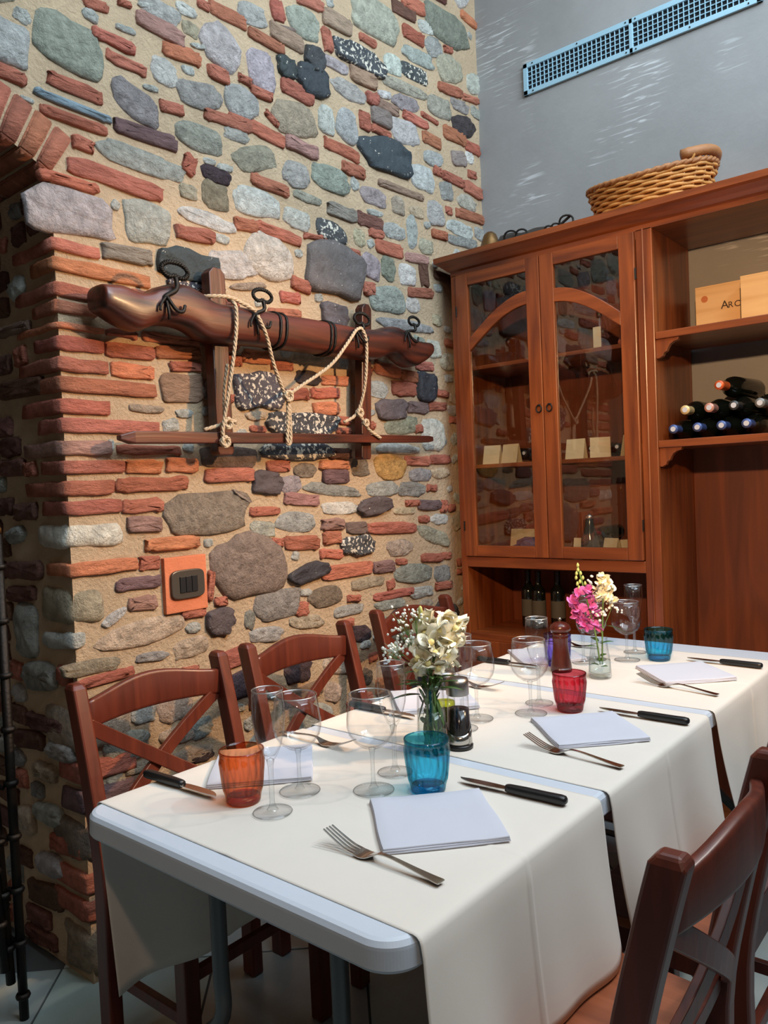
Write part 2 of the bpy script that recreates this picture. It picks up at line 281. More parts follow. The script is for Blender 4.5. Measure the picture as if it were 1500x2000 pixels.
# masonry of the left wall and the jamb, in mm on the wall plane
MASON=[(1026,2520,1207,2486,123,1,0,0),
(881,2451,1002,2442,106,1,1,0),
(972,2527,1013,2523,35,1,1,0),
(1189,2566,1312,2565,29,0,13,0),
(1225,2521,1347,2518,29,0,13,0),
(1329,2669,1485,2661,43,0,6,0),
(1343,2721,1473,2719,55,1,2,0),
(1261,2612,1320,2618,19,1,1,0),
(1488,2710,1544,2708,39,1,3,0),
(1470,2762,1538,2761,31,1,1,0),
(1547,2806,1592,2805,26,0,13,0),
(1595,2812,1739,2815,38,0,13,0),
(1564,2726,1702,2676,113,1,6,0),
(1414,2612,1546,2626,39,0,14,0),
(1369,2549,1457,2537,71,1,1,0),
(1577,2612,1653,2612,38,0,13,0),
(909,2366,991,2363,32,0,13,0),
(1053,2397,1202,2393,34,0,13,0),
(1018,2346,1224,2340,20,0,1,0),
(1030,2306,1210,2308,25,0,13,0),
(1241,2439,1384,2398,83,1,2,0),
(1340,2475,1388,2480,17,1,1,0),
(1392,2442,1470,2449,30,0,13,0),
(1461,2508,1618,2533,73,1,2,0),
(1445,2385,1620,2391,73,1,4,0),
(1555,2470,1740,2485,35,0,13,0),
(1240,2334,1442,2337,39,0,9,0),
(1194,2261,1455,2255,59,1,2,0),
(1112,2252,1171,2247,32,0,13,0),
(1097,2187,1382,2176,43,0,13,0),
(1016,2138,1177,2137,25,0,13,0),
(975,2050,1219,2064,104,1,6,0),
(1219,2116,1240,2104,26,1,1,0),
(1257,2083,1403,2087,106,1,1,0),
(1449,2209,1511,2215,41,1,3,0),
(1464,2301,1506,2288,54,0,13,0),
(1532,2292,1644,2292,43,1,9,0),
(1543,2324,1586,2328,19,1,1,0),
(1595,2321,1653,2326,22,1,3,0),
(1531,2225,1633,2225,75,1,8,0),
(1446,2147,1652,2138,42,1,5,0),
(1427,2083,1565,2090,39,0,13,0),
(1572,2097,1626,2095,27,1,1,0),
(1629,2439,1724,2445,38,1,2,0),
(1516,2662,1568,2674,15,1,3,0),
(1166,2638,1237,2646,23,0,13,0),
(977,2318,1010,2315,11,1,8,0),
(1270,2679,1308,2691,14,0,8,0),
(1337,2704,1382,2719,15,1,2,0),
(1713,2853,1826,2869,62,1,1,0),
(1856,2915,1907,2931,61,0,13,0),
(1934,2926,2081,2941,90,1,0,0),
(1980,3009,2108,3033,37,0,13,0),
(2105,3002,2255,3013,54,0,3,0),
(1752,2799,1901,2798,34,0,13,0),
(1848,2850,1997,2847,53,0,3,0),
(1872,2868,1985,2895,12,1,8,0),
(2099,2918,2146,2928,72,0,13,0),
(1742,2686,1854,2694,114,1,6,0),
(1874,2733,1950,2753,62,2,11,0),
(1964,2747,2115,2743,91,2,11,0),
(2010,2835,2090,2812,79,2,11,0),
(2168,2922,2436,2930,72,2,12,0),
(2097,2848,2228,2852,41,1,6,0),
(2243,2854,2388,2860,49,0,3,0),
(2273,3102,2534,3129,134,1,0,0),
(2513,3217,2665,3231,45,0,8,0),
(2577,3268,2727,3286,50,0,13,0),
(2738,3277,3054,3299,128,1,0,0),
(2580,3148,2718,3156,50,0,13,0),
(2687,3216,2796,3234,44,1,1,0),
(2735,3145,2848,3179,70,1,1,0),
(2861,3185,2926,3200,23,0,13,0),
(2580,3066,2780,3088,57,1,1,0),
(2449,2968,2558,2990,69,1,1,0),
(2558,2990,2732,3006,57,1,12,0),
(2811,3093,2995,3133,102,1,4,0),
(2445,2901,2715,2930,45,1,4,0),
(2141,2777,2325,2783,58,1,1,0),
(1886,2678,2036,2679,48,0,13,0),
(1696,2633,1749,2631,25,0,13,0),
(1750,2612,1837,2615,28,0,13,0),
(1640,2551,1770,2559,94,1,2,0),
(1842,2566,2041,2591,101,1,3,0),
(1807,2560,1859,2532,20,0,13,0),
(1649,2485,1741,2491,33,0,13,0),
(1743,2492,1885,2480,43,0,13,0),
(1894,2492,2046,2491,45,0,6,0),
(2065,2629,2142,2630,87,1,1,0),
(2164,2650,2265,2638,115,1,1,0),
(2283,2695,2342,2699,62,0,13,0),
(2357,2739,2475,2745,57,0,2,0),
(2354,2686,2462,2684,27,0,13,0),
(2333,2789,2399,2805,40,0,13,0),
(2407,2795,2526,2799,34,0,3,0),
(2499,2844,2661,2865,56,1,6,0),
(2404,2833,2484,2848,27,1,1,0),
(2559,2803,2719,2807,32,0,13,0),
(2481,2720,2650,2747,87,1,1,0),
(2680,2847,2794,2842,18,0,8,0),
(2682,2757,2811,2758,44,0,14,0),
(2295,2590,2589,2611,115,2,11,0),
(2737,2909,2899,2928,81,1,4,0),
(2815,3008,2985,3032,38,0,13,0),
(2913,2878,3080,2909,85,1,9,0),
(2908,2972,3043,2984,46,1,6,0),
(2841,2829,3005,2836,53,0,14,0),
(3001,3030,3128,3048,27,0,13,0),
(3007,2818,3119,2821,43,0,13,0),
(3040,3105,3155,3131,79,1,1,0),
(3067,2993,3167,2987,47,1,1,0),
(2089,2549,2269,2544,41,0,13,0),
(2174,2489,2299,2489,39,0,13,0),
(1878,2378,1998,2400,77,1,2,0),
(2022,2425,2205,2419,81,1,0,0),
(1666,2362,1839,2418,73,1,4,0),
(1736,2322,1895,2317,37,0,13,0),
(1658,2242,1844,2250,79,1,1,0),
(1923,2324,2050,2321,30,1,4,0),
(1872,2236,1994,2236,62,1,5,0),
(2221,2439,2264,2438,39,1,3,0),
(2277,2419,2424,2418,60,1,6,0),
(2389,2485,2665,2493,28,0,3,0),
(2603,2574,2749,2582,97,1,1,0),
(2755,2637,2811,2635,33,0,13,0),
(2820,2634,2971,2634,38,0,13,0),
(2984,2630,3124,2625,51,0,13,0),
(2692,2672,2825,2697,55,1,1,0),
(2898,2729,2999,2747,57,0,2,0),
(2800,2563,2890,2576,71,1,2,0),
(2931,2560,3076,2559,58,1,4,0),
(3006,2764,3066,2771,47,1,5,0),
(2463,2421,2541,2423,62,1,3,0),
(2698,2444,2815,2458,91,1,5,0),
(2913,2496,3133,2510,39,0,13,0),
(2833,2488,2878,2488,28,0,13,0),
(2577,2425,2667,2426,42,1,3,0),
(2312,2354,2394,2361,23,1,5,0),
(2087,2315,2239,2315,44,0,2,0),
(2249,2320,2394,2318,49,0,8,0),
(2032,2236,2174,2224,68,1,12,0),
(2222,2241,2288,2243,58,1,3,0),
(2404,2311,2533,2316,58,1,1,0),
(2554,2338,2619,2338,119,1,2,0),
(2314,2274,2399,2283,27,0,3,0),
(2845,2425,3035,2430,53,1,1,0),
(2725,2365,2831,2370,33,0,13,0),
(2846,2366,3064,2383,42,1,2,0),
(3057,2442,3139,2437,51,1,1,0),
(1650,2159,1743,2167,36,0,13,0),
(1749,2174,1942,2159,35,0,13,0),
(1961,2184,2051,2198,17,0,13,0),
(2064,2188,2108,2186,22,0,13,0),
(1026,1958,1175,1969,34,0,13,1),
(1182,1975,1338,1982,41,0,2,0),
(1030,1909,1327,1920,40,0,14,1),
(1026,1843,1156,1855,36,0,13,1),
(1026,1799,1155,1807,36,0,13,1),
(1032,1752,1175,1757,20,0,14,1),
(1184,1755,1273,1752,19,0,14,0),
(1298,1758,1487,1758,28,0,14,0),
(1028,1709,1170,1712,39,0,13,1),
(1174,1708,1326,1710,36,0,13,0),
(1335,1718,1489,1729,35,0,14,0),
(1029,1652,1180,1657,39,0,13,1),
(1191,1656,1320,1653,38,0,14,0),
(1382,1678,1489,1685,26,0,13,0),
(1033,1600,1328,1605,42,0,13,1),
(1350,1611,1495,1621,76,0,3,0),
(1032,1542,1181,1548,43,0,13,1),
(1242,1551,1348,1547,22,1,3,0),
(1395,1541,1453,1543,23,1,2,0),
(1036,1491,1331,1499,40,0,13,1),
(1349,1500,1402,1509,35,1,5,0),
(1037,1436,1180,1435,43,0,6,1),
(1168,1445,1186,1443,28,1,2,0),
(1198,1431,1400,1431,24,0,13,0),
(1037,1385,1214,1384,39,0,13,1),
(1219,1386,1335,1383,34,0,14,0),
(1353,1390,1462,1385,38,0,14,0),
(1492,1356,1679,1356,40,0,13,0),
(1479,1413,1696,1411,59,1,8,0),
(1365,1980,1566,1988,87,2,11,0),
(1394,1931,1583,1943,41,2,12,0),
(1541,2009,1724,2033,81,1,5,0),
(1492,1618,1521,1620,52,1,2,0),
(1596,1719,1651,1719,32,0,14,0),
(1694,2082,1897,2072,131,1,7,0),
(1968,2091,2261,2096,168,2,9,0),
(1892,2013,1977,2001,41,0,13,0),
(1835,1955,1927,1960,35,0,13,0),
(1778,1895,1923,1907,26,0,13,0),
(1630,1951,1768,1980,22,1,3,0),
(2029,1922,2158,1934,74,2,9,0),
(2190,2178,2252,2178,22,0,13,0),
(2267,2149,2367,2142,85,1,6,0),
(2384,2161,2462,2153,81,1,0,0),
(2488,2147,2596,2160,76,1,5,0),
(2626,2176,2686,2183,89,0,8,0),
(2353,2237,2512,2236,47,0,13,0),
(2633,2296,2724,2297,57,1,4,0),
(2535,2227,2686,2240,32,0,6,0),
(2265,2055,2328,2059,46,0,13,0),
(2303,2020,2515,2046,91,1,0,0),
(2543,2088,2707,2105,35,0,13,0),
(2525,2034,2617,2041,56,1,5,0),
(2351,1942,2691,1953,41,1,1,0),
(1659,1736,1776,1743,39,0,14,0),
(1782,1718,1875,1721,26,0,14,0),
(1890,1760,2037,1769,39,1,3,0),
(1626,1622,1813,1635,112,2,12,0),
(1888,1690,2013,1691,45,1,9,0),
(2019,1689,2154,1693,31,0,14,0),
(1962,1638,2103,1646,34,0,13,0),
(1824,1624,1946,1632,35,0,13,0),
(1971,1586,2095,1593,40,0,14,0),
(2087,1548,2159,1547,24,0,13,0),
(2085,1511,2161,1510,22,0,13,0),
(1667,1546,1745,1549,28,1,3,0),
(1680,1505,1739,1504,19,0,3,0),
(1763,1528,2073,1530,71,2,12,0),
(1743,1434,2036,1437,59,2,12,0),
(2311,1764,2463,1751,43,0,14,0),
(2472,1745,2577,1743,38,0,14,0),
(2413,1690,2562,1690,51,0,13,0),
(2576,1792,2692,1795,32,0,13,0),
(2576,1705,2696,1710,107,2,11,0),
(2270,1679,2380,1674,56,1,5,0),
(2320,1601,2486,1606,74,2,9,0),
(2508,1617,2644,1621,42,0,9,0),
(2653,1629,2774,1634,33,0,13,0),
(2363,1530,2573,1554,61,1,4,0),
(2548,1531,2597,1533,27,0,14,0),
(2595,1506,2756,1510,122,1,5,0),
(2308,1450,2568,1446,37,1,1,0),
(2477,1401,2641,1399,35,0,13,0),
(2650,1406,2784,1406,33,0,13,0),
(2296,1378,2471,1377,87,1,14,0),
(2507,1342,2644,1343,49,1,2,0),
(2650,1349,2780,1349,40,1,3,0),
(1744,1382,1842,1382,34,0,14,0),
(1867,1368,1967,1367,44,1,8,0),
(1989,1387,2142,1385,28,0,14,0),
(2002,1346,2132,1344,46,0,9,0),
(2157,1375,2253,1375,58,1,8,0),
(2043,1425,2151,1426,34,0,8,0),
(2655,1870,2753,1874,65,1,5,0),
(2706,1997,2768,1999,44,1,3,0),
(2117,1761,2163,1760,38,1,3,0),
(1678,1331,1794,1326,70,2,9,0),
(1797,1320,1893,1321,52,1,6,0),
(1814,1274,1973,1259,38,0,6,0),
(1908,1312,2194,1279,37,1,2,0),
(1996,1231,2174,1226,43,1,5,0),
(1662,1238,1783,1235,25,0,13,0),
(1778,1195,1951,1186,64,1,1,0),
(1662,1183,1762,1171,45,1,0,0),
(2240,1294,2424,1289,50,1,2,0),
(2434,1289,2598,1281,52,1,2,0),
(2183,1222,2365,1234,55,2,9,0),
(2399,1202,2526,1196,27,1,3,0),
(2469,1231,2559,1227,24,0,13,0),
(2553,1219,2702,1212,35,0,9,0),
(2708,1209,2751,1204,47,0,14,0),
(1984,1177,2097,1170,37,0,6,0),
(2115,1154,2227,1147,37,0,9,0),
(2231,1146,2522,1130,37,0,13,0),
(2552,1163,2617,1159,25,0,13,0),
(2639,1157,2754,1150,40,1,1,0),
(1989,1125,2076,1122,40,0,13,0),
(1973,1072,2086,1062,31,0,13,0),
(2085,1093,2252,1079,63,2,12,0),
(1807,1124,1964,1112,44,0,13,0),
(1751,1130,1799,1126,26,0,13,0),
(1836,1081,1867,1070,29,1,3,0),
(1829,1001,1992,1024,53,2,11,0),
(1981,998,2242,995,47,0,13,0),
(2347,1058,2494,1052,61,1,3,0),
(2548,1118,2760,1052,54,1,4,0),
(2561,999,2699,989,32,0,13,0),
(2706,998,2769,992,26,0,14,0),
(2254,994,2377,988,40,0,9,0),
(2394,1002,2459,995,20,0,13,0),
(2398,954,2614,933,72,1,2,0),
(2648,924,2751,916,69,1,2,0),
(1504,1072,1798,1050,181,1,8,0),
(1670,919,1862,926,91,1,2,0),
(1867,946,1917,943,24,1,5,0),
(1913,916,2070,917,67,1,8,0),
(2131,937,2309,939,39,1,3,0),
(2253,877,2493,875,27,0,13,0),
(2103,897,2168,888,25,0,14,0),
(2330,913,2372,918,33,0,13,0),
(1845,893,1899,889,41,0,13,0),
(2033,850,2183,851,37,1,2,0),
(2261,843,2437,835,37,1,0,0),
(1817,851,1969,833,44,1,3,0),
(2475,864,2623,859,42,1,2,0),
(2648,874,2760,867,29,0,13,0),
(1618,891,1657,887,55,1,2,0),
(1640,835,1772,824,45,1,1,0),
(2103,761,2223,747,54,1,9,0),
(2164,709,2220,709,29,1,9,0),
(1785,683,1898,677,75,1,9,0),
(1968,675,2134,654,68,1,3,0),
(2537,807,2619,802,42,1,3,0),
(1036,1329,1179,1328,41,0,13,1),
(1190,1330,1419,1334,37,0,13,0),
(1040,1278,1199,1275,41,0,13,1),
(1200,1274,1329,1273,36,0,13,0),
(1038,1204,1208,1196,78,1,5,1),
(1216,1224,1324,1215,39,0,6,0),
(1353,1241,1643,1242,120,1,10,0),
(1272,1160,1453,1158,32,0,14,0),
(1473,1149,1505,1149,23,1,3,0),
(1033,1113,1241,1110,39,0,14,1),
(1246,1111,1313,1107,36,0,9,0),
(1172,1055,1309,1056,31,0,9,0),
(1208,1000,1294,996,36,0,6,0),
(1040,1020,1140,1005,105,1,10,1),
(1128,951,1193,988,26,1,1,0),
(1125,901,1379,926,63,1,3,0),
(1476,1018,1499,1015,83,0,13,0),
(1384,943,1464,941,23,0,13,0),
(1466,907,1567,902,68,2,9,0),
(1394,900,1445,897,28,1,3,0),
(1350,835,1465,849,51,1,3,0),
(1224,842,1322,837,24,1,2,0),
(1048,923,1070,920,50,1,1,1),
(1012,849,1164,844,36,1,3,0),
(1047,806,1210,813,25,0,13,0),
(1593,1304,1652,1269,12,2,8,0),
(1257,769,1303,779,29,0,13,0),
(1199,690,1276,691,62,1,1,0),
(1288,668,1398,682,75,1,3,0),
(1392,580,1469,602,51,1,2,0),
(1106,621,1246,600,75,1,2,0),
(1292,597,1399,589,45,1,3,0),
(1540,680,1646,701,81,1,9,0),
(1540,621,1598,615,24,1,1,0),
(1082,664,1144,676,41,1,1,0),
(1114,520,1167,532,42,1,3,0),
(1311,522,1464,519,40,1,3,0),
(1125,714,1188,717,28,0,13,0),
(1172,535,1254,539,29,1,3,0),
(1388,509,1470,506,31,1,9,0)]
JAMB=[(-2251,2026,-2214,2018,35,0,8,0),
(-2199,1986,-2075,1975,41,0,8,0),
(-2244,1960,-2130,1952,34,1,5,0),
(-2171,1916,-2153,1863,69,1,1,0),
(-2273,1857,-2091,1838,39,0,8,0),
(-2282,1785,-2103,1778,28,0,3,0),
(-2255,1738,-2118,1732,42,0,8,0),
(-2248,1671,-2052,1674,42,0,8,0),
(-2303,1619,-2053,1612,45,0,8,0),
(-2247,1548,-2066,1552,39,0,8,0),
(-2267,1491,-1989,1490,39,0,8,0),
(-2324,1451,-2137,1439,37,0,8,0),
(-2254,1439,-1973,1438,35,0,8,0),
(-2330,1399,-2178,1396,41,0,8,0),
(-2173,1387,-2114,1387,37,0,8,0),
(-2241,1336,-2105,1339,40,0,8,0),
(-2344,1287,-2263,1288,45,0,8,0),
(-2249,1270,-2121,1274,43,0,8,0),
(-2195,1197,-2044,1196,92,1,10,0),
(-2296,1197,-2203,1212,44,1,1,0),
(-2318,1103,-2116,1110,47,0,8,0),
(-2317,1031,-2159,1040,38,0,8,0),
(-2284,928,-2159,936,136,1,1,0),
(-2243,799,-2071,817,73,1,2,0),
(-2242,673,-2036,677,41,0,8,0),
(-2329,605,-2157,621,46,0,8,0),
(-2129,611,-1989,616,50,1,2,0),
(-2211,537,-2093,539,45,1,3,0),
(-2225,415,-2064,425,52,1,2,0),
(-2326,361,-2236,375,78,1,3,0),
(-2227,265,-2079,278,61,1,1,0),
(-2285,165,-2104,184,58,0,8,0),
(-2323,116,-2138,137,39,0,8,0),
(-2143,347,-1976,356,44,0,13,0),
(-2317,33,-2148,45,41,0,8,0)]
# ------------------------------------------------------------------ the setting
XW=-1.96; YJ=1.045; YB=3.13; ZC=4.05
rnd=random.Random(7)
ACY,ACZ,AR=.49,1.197,1.10      # arch centre and radius
def zarch(y):
    d=AR*AR-(y-ACY)**2; return ACZ+math.sqrt(max(d,0))
YJ2=2*ACY-YJ
def mortar_wall():
    bm=B(); dz=.035
    def n(y,z,s=9): return .004*noise.noise(Vector((y*s,z*s,3.1)))
    def grid(f,nu,nv):
        V=[[bm.verts.new(f(i/nu,j/nv)) for j in range(nv+1)] for i in range(nu+1)]
        for i in range(nu):
            for j in range(nv): bm.faces.new((V[i][j],V[i+1][j],V[i+1][j+1],V[i][j+1]))
    grid(lambda u,v:(XW+n(YJ+u*(YB-YJ),v*ZC),YJ+u*(YB-YJ),v*ZC),60,110)
    def above(u,v):
        y=YJ2+u*(YJ-YJ2); z0=zarch(y); z=z0+v*(ZC-z0); return (XW+n(y,z),y,z)
    grid(above,30,50)
    grid(lambda u,v:(XW,-2.3+u*(YJ2+2.3),v*ZC),6,6)
    grid(lambda u,v:(XW-.6+u*.6,YJ+n(u,v*6),v*zarch(YJ)),14,60)      # jamb
    grid(lambda u,v:(XW-.6+u*.6,YJ2,v*zarch(YJ)),2,2)
    grid(lambda u,v:(XW-.6+u*.6,YJ2+v*(YJ-YJ2),zarch(YJ2+v*(YJ-YJ2))+.01),4,24)   # soffit
    grid(lambda u,v:(XW-.6,YJ+u*(YB-YJ),v*ZC),2,2); grid(lambda u,v:(XW-.6,-2.3+u*(YJ2+2.3),v*ZC),2,2)
    def above2(u,v):
        y=YJ2+u*(YJ-YJ2); z0=zarch(y); return (XW-.6,y,z0+v*(ZC-z0))
    grid(above2,20,2)
    bmesh.ops.recalc_face_normals(bm,faces=bm.faces[:])
    return obj('wall_left',bm,M['mortar'],smooth=True,kind='structure')
WL=mortar_wall()
COLS={'G':(178,178,162),'l':(208,205,195),'g':(180,176,168),'t':(204,184,158),'m':(192,184,162),'w':(228,220,208),'p':(190,176,174),'P':(208,194,180),'d':(152,134,118),
 'v':(90,78,80),'T':(182,168,148),'k':(44,46,52),'f':(60,60,62),'r':(158,82,64),'o':(204,158,102),'b':(150,90,60)}
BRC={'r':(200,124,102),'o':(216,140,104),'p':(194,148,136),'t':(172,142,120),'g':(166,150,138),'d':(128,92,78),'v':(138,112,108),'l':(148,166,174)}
def jit(c,a): 
    k=1+rnd.uniform(-a,a); return srgb(*[max(8,min(250,v*k+rnd.uniform(-4,4))) for v in c])
def piece(a,b,ang,typ,h):
    """a stone or brick face: outline in u,v with rings rising to w"""
    bm=B(); nn={'b':22,'s':20,'k':20}[typ]; p={'b':6.5,'s':rnd.uniform(2.3,3.6),'k':3.0}[typ]; amp={'b':.05,'s':.10,'k':.15}[typ]; a*=1.05 if typ=='b' else 1.09; b*=1.14 if typ=='b' else 1.17
    ph=[rnd.uniform(0,2*PI) for _ in range(5)]; am=[rnd.uniform(.3,1) for _ in range(5)]
    fr=(2,3,5,7,4)
    def wob(t): return 1+amp*sum(am[i]*math.sin(fr[i]*t+ph[i]) for i in range(5))/2
    base=[]
    for i in range(nn):
        t=2*PI*i/nn+(.0 if typ!='b' else .07); c,s=math.cos(t),math.sin(t)
        x=a*math.copysign(abs(c)**(2/p),c); y=b*math.copysign(abs(s)**(2/p),s)
        if typ=='b': x+=rnd.uniform(-.004,.004)+amp*.35*min(a,.05)*math.sin(3*t+ph[0]); y+=.10*b*math.sin(x/a*4+ph[1])*.8+rnd.uniform(-.003,.003)
        else: x*=wob(t); y*=wob(t)
        base.append((x,y))
    if typ=='b': rings=[(0,-.012),(0,h*.55),(.004,h*.95),(.012,h)]
    elif typ=='s': m=min(a,b); rings=[(0,-.012),(0,.15*h),(.10*m,.6*h),(.3*m,.9*h),(.62*m,h)]
    else: m=min(a,b); rings=[(0,-.012),(.0,.6*h),(.12*m,h),(.45*m,h*.85)]
    R=[]; ca,sa=math.cos(ang),math.sin(ang); q={'b':.0032,'s':.0038,'k':.006}[typ]
    q=min(q,.12*min(a,b)+.0005)
    for d,z in rings:
        sx=max(.15,(a-d)/a); sy=max(.15,(b-d)/b); ring=[]
        for x,y in base:
            X,Y=x*sx,y*sy; jx=q*.5 if d else 0
            ring.append(bm.verts.new((X*ca-Y*sa+rnd.uniform(-jx,jx),X*sa+Y*ca+rnd.uniform(-jx,jx),z+(rnd.uniform(-q,q) if z>0 else 0))))
        R.append(ring)
    for A,C in zip(R,R[1:]):
        for i in range(nn): bm.faces.new((A[i],A[(i+1)%nn],C[(i+1)%nn],C[i]))
    c=bm.verts.new((0,0,h*(1.02 if typ!='k' else .9)))
    for i in range(nn): bm.faces.new((R[-1][i],R[-1][(i+1)%nn],c))
    return bm
def put(bm,typ,col,frame,u,v):
    for vv in bm.verts:
        x,y,z=vv.co
        vv.co=(z,x,y) if frame=='wall' else (x,-z,y)
    if frame!='wall': pass
    loc=(XW,u,v) if frame=='wall' else (u,YJ,v)
    name='brick' if typ=='b' else 'stone'
    mt=M['brick'] if typ=='b' else (M['flint_w'] if col=='f' else M['flint'] if (typ=='k' or col in 'k') else M['stone'])
    bmesh.ops.recalc_face_normals(bm,faces=bm.faces[:])
    o=obj(name,bm,mt,WL,smooth=True,loc=loc)
    o.color=jit((BRC if typ=='b' else COLS)[col],.1 if typ=='b' else .12)
    return o
OCC=set(); CELL=.01
def occ(u,v,a,b,ang,mark=True,m=.008,key='w'):
    ca,sa=math.cos(ang),math.sin(ang); hit=0; R=a+b
    iu0,iu1=int((u-R)/CELL)-1,int((u+R)/CELL)+2; iv0,iv1=int((v-R)/CELL)-1,int((v+R)/CELL)+2
    for i in range(iu0,iu1):
        for j in range(iv0,iv1):
            x,y=i*CELL-u,j*CELL-v; X,Y=x*ca+y*sa,-x*sa+y*ca
            if abs(X)<a+m and abs(Y)<b+m and (abs(X)/(a+m))**3+(abs(Y)/(b+m))**3<1:
                if mark: OCC.add((key,i,j))
                elif (key,i,j) in OCC: return True
    return False
def quoin(y1,z0,z1,depth,typ,col):
    """corner stone or brick wrapping from the wall face round into the jamb"""
    bm=B(); p=.012; x0,x1=XW-depth,XW+p; ya,yb=YJ-p,y1
    bmesh.ops.create_cube(bm,size=1); bmesh.ops.subdivide_edges(bm,edges=bm.edges[:],cuts=4,use_grid_fill=True)
    hx,hy,hz=(x1-x0)/2,(yb-ya)/2,(z1-z0)/2; r=min(.007 if typ=='b' else .03,hz*.7)
    sd=rnd.uniform(0,99)
    for v in bm.verts:
        q=Vector((v.co.x*2*hx,v.co.y*2*hy,v.co.z*2*hz)); c=Vector((max(-hx+r,min(hx-r,q.x)),max(-hy+r,min(hy-r,q.y)),max(-hz+r,min(hz-r,q.z))))
        d=q-c
        if d.length>r: q=c+d.normalized()*r
        nz=noise.noise_vector(Vector((q.x*18+sd,q.y*18,q.z*18)))*(.005 if typ=='b' else .009)
        v.co=q+nz
    o=obj('brick' if typ=='b' else 'stone',bm,M['brick'] if typ=='b' else M['stone'],WL,smooth=True,loc=((x0+x1)/2,(ya+yb)/2,(z0+z1)/2))
    o.color=jit((BRC if typ=='b' else COLS)[col],.08)
    occ(y1/2+YJ/2,(z0+z1)/2,(y1-YJ)/2+.004,(z1-z0)/2,0)
    occ(XW-depth/2,(z0+z1)/2,depth/2,(z1-z0)/2,0,key='j')
cnt=0
TYPES='bsk'; CODES='GlgtmwpPdvTkfrob'
for s in MASON:
    u1,v1,u2,v2,th=[x/1000 for x in s[:5]]; typ,col=TYPES[s[5]],CODES[s[6]]; isq=s[7]
    if isq:
        y1=max(u2,YJ+.03); cnt+=1
        quoin(y1,(v1+v2)/2-th/2,(v1+v2)/2+th/2,(.12,.21)[cnt%2] if typ=='b' else .17,typ,col); continue
    L=math.hypot(u2-u1,v2-v1); ang=math.atan2(v2-v1,u2-u1)
    if typ=='b' and abs(ang)<.35 : pass
    a,b=L/2,th/2
    b=min(b,.30)
    cu,cv=(u1+u2)/2,(v1+v2)/2
    h={'b':rnd.uniform(.009,.015),'s':max(.008,min(.024,.26*min(a,b))),'k':rnd.uniform(.016,.024)}[typ]
    if zarch(min(max(cu,YJ2),YJ))>cv and cu<YJ: continue
    put(piece(a,b,ang,typ,h),typ,col,'wall',cu,cv); occ(cu,cv,a,b,ang)
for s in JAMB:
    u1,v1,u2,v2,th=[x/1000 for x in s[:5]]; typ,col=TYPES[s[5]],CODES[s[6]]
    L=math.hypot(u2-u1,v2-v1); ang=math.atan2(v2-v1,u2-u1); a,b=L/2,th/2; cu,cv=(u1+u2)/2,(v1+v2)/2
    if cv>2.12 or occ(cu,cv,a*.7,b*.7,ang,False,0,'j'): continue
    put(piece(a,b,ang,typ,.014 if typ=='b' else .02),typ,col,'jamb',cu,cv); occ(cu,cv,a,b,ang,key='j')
# quoins of the lower corner
z=.012; k=0
while z<.98:
    typ='b' if k%3 else 's'; th=rnd.uniform(.055,.07) if typ=='b' else rnd.uniform(.10,.14)
    if any(('w',int((YJ+.03)/CELL),int(zz/CELL)) in OCC for zz in (z+.01,z+th-.01)): z+=.02; continue
    quoin(YJ+rnd.uniform(.10,.2),z,z+th,rnd.uniform(.1,.2),typ,rnd.choice('rtv' if typ=='b' else 'gdT')); z+=th+.018; k+=1
# voussoirs of the brick arch
n=23
for i in range(n):
    t=math.radians(29.2)-i*math.radians(58.4)/(n-1); r0,r1=AR-.002,AR+.118+rnd.uniform(-.004,.004); ht=.0216
    for x0,x1 in ((XW-.25,XW+.012),(XW-.53,XW-.27)):
        bm=B(); P=[]
        for rr,s_ in ((r0,-1),(r0,1),(r1,1),(r1,-1)):
            tt=t+s_*ht*(.97 if rr==r0 else 1.0)/1.0*.92; P.append((ACY+rr*math.sin(tt),ACZ+rr*math.cos(tt)))
        prism(bm,P,x0,x1,'x')
        bmesh.ops.bevel(bm,geom=bm.edges[:],offset=.004,segments=2,affect='EDGES')
        bmesh.ops.subdivide_edges(bm,edges=bm.edges[:],cuts=1,use_grid_fill=True)
        for v in bm.verts: v.co+=noise.noise_vector(v.co*25+Vector((i,0,0)))*.003
        o=obj('brick',bm,M['brick'],WL,smooth=True); o.color=jit(BRC['o' if i%3==1 else 'r'],.08)
    occ(ACY+(AR+.06)*math.sin(t),ACZ+(AR+.06)*math.cos(t),.032,.062,-t)
# keep the switch tile free, then fill what is left of the wall with smaller stones and bricks
occ(1.393,1.036,.085,.09,0)
fill=0
for size,tries,lim in ((1.25,6000,60),(.9,5000,60),(.6,7000,110),(.4,9000,110)):
    k=0
    for _ in range(tries):
        if k>=lim: break
        u=rnd.uniform(.72,3.08); v=rnd.uniform(.03,3.95)
        if u<YJ+.02 and v<zarch(min(u,YJ))+.13: continue
        if u>2.86 and v<2.1: continue
        if v>3.75 and size<.9: continue
        if rnd.random()<.45: typ='b'; a,b=rnd.uniform(.05,.09)*size,rnd.uniform(.019,.025)*max(size,.62); col=rnd.choice('rrropdt')
        else: typ='s'; a=rnd.uniform(.04,.07)*size; b=a*rnd.uniform(.5,.85); col=rnd.choice('gltmGwpd' if v>1.3 else 'gvtdlGt')
        ang=rnd.uniform(-.12,.12) if typ=='b' else rnd.uniform(-.6,.6)
        if occ(u,v,a,b,ang,False,.007): continue
        h=rnd.uniform(.010,.016) if typ=='b' else max(.008,.32*b)
        put(piece(a,b,ang,typ,h),typ,col,'wall',u,v); occ(u,v,a,b,ang); k+=1; fill+=1
k=0
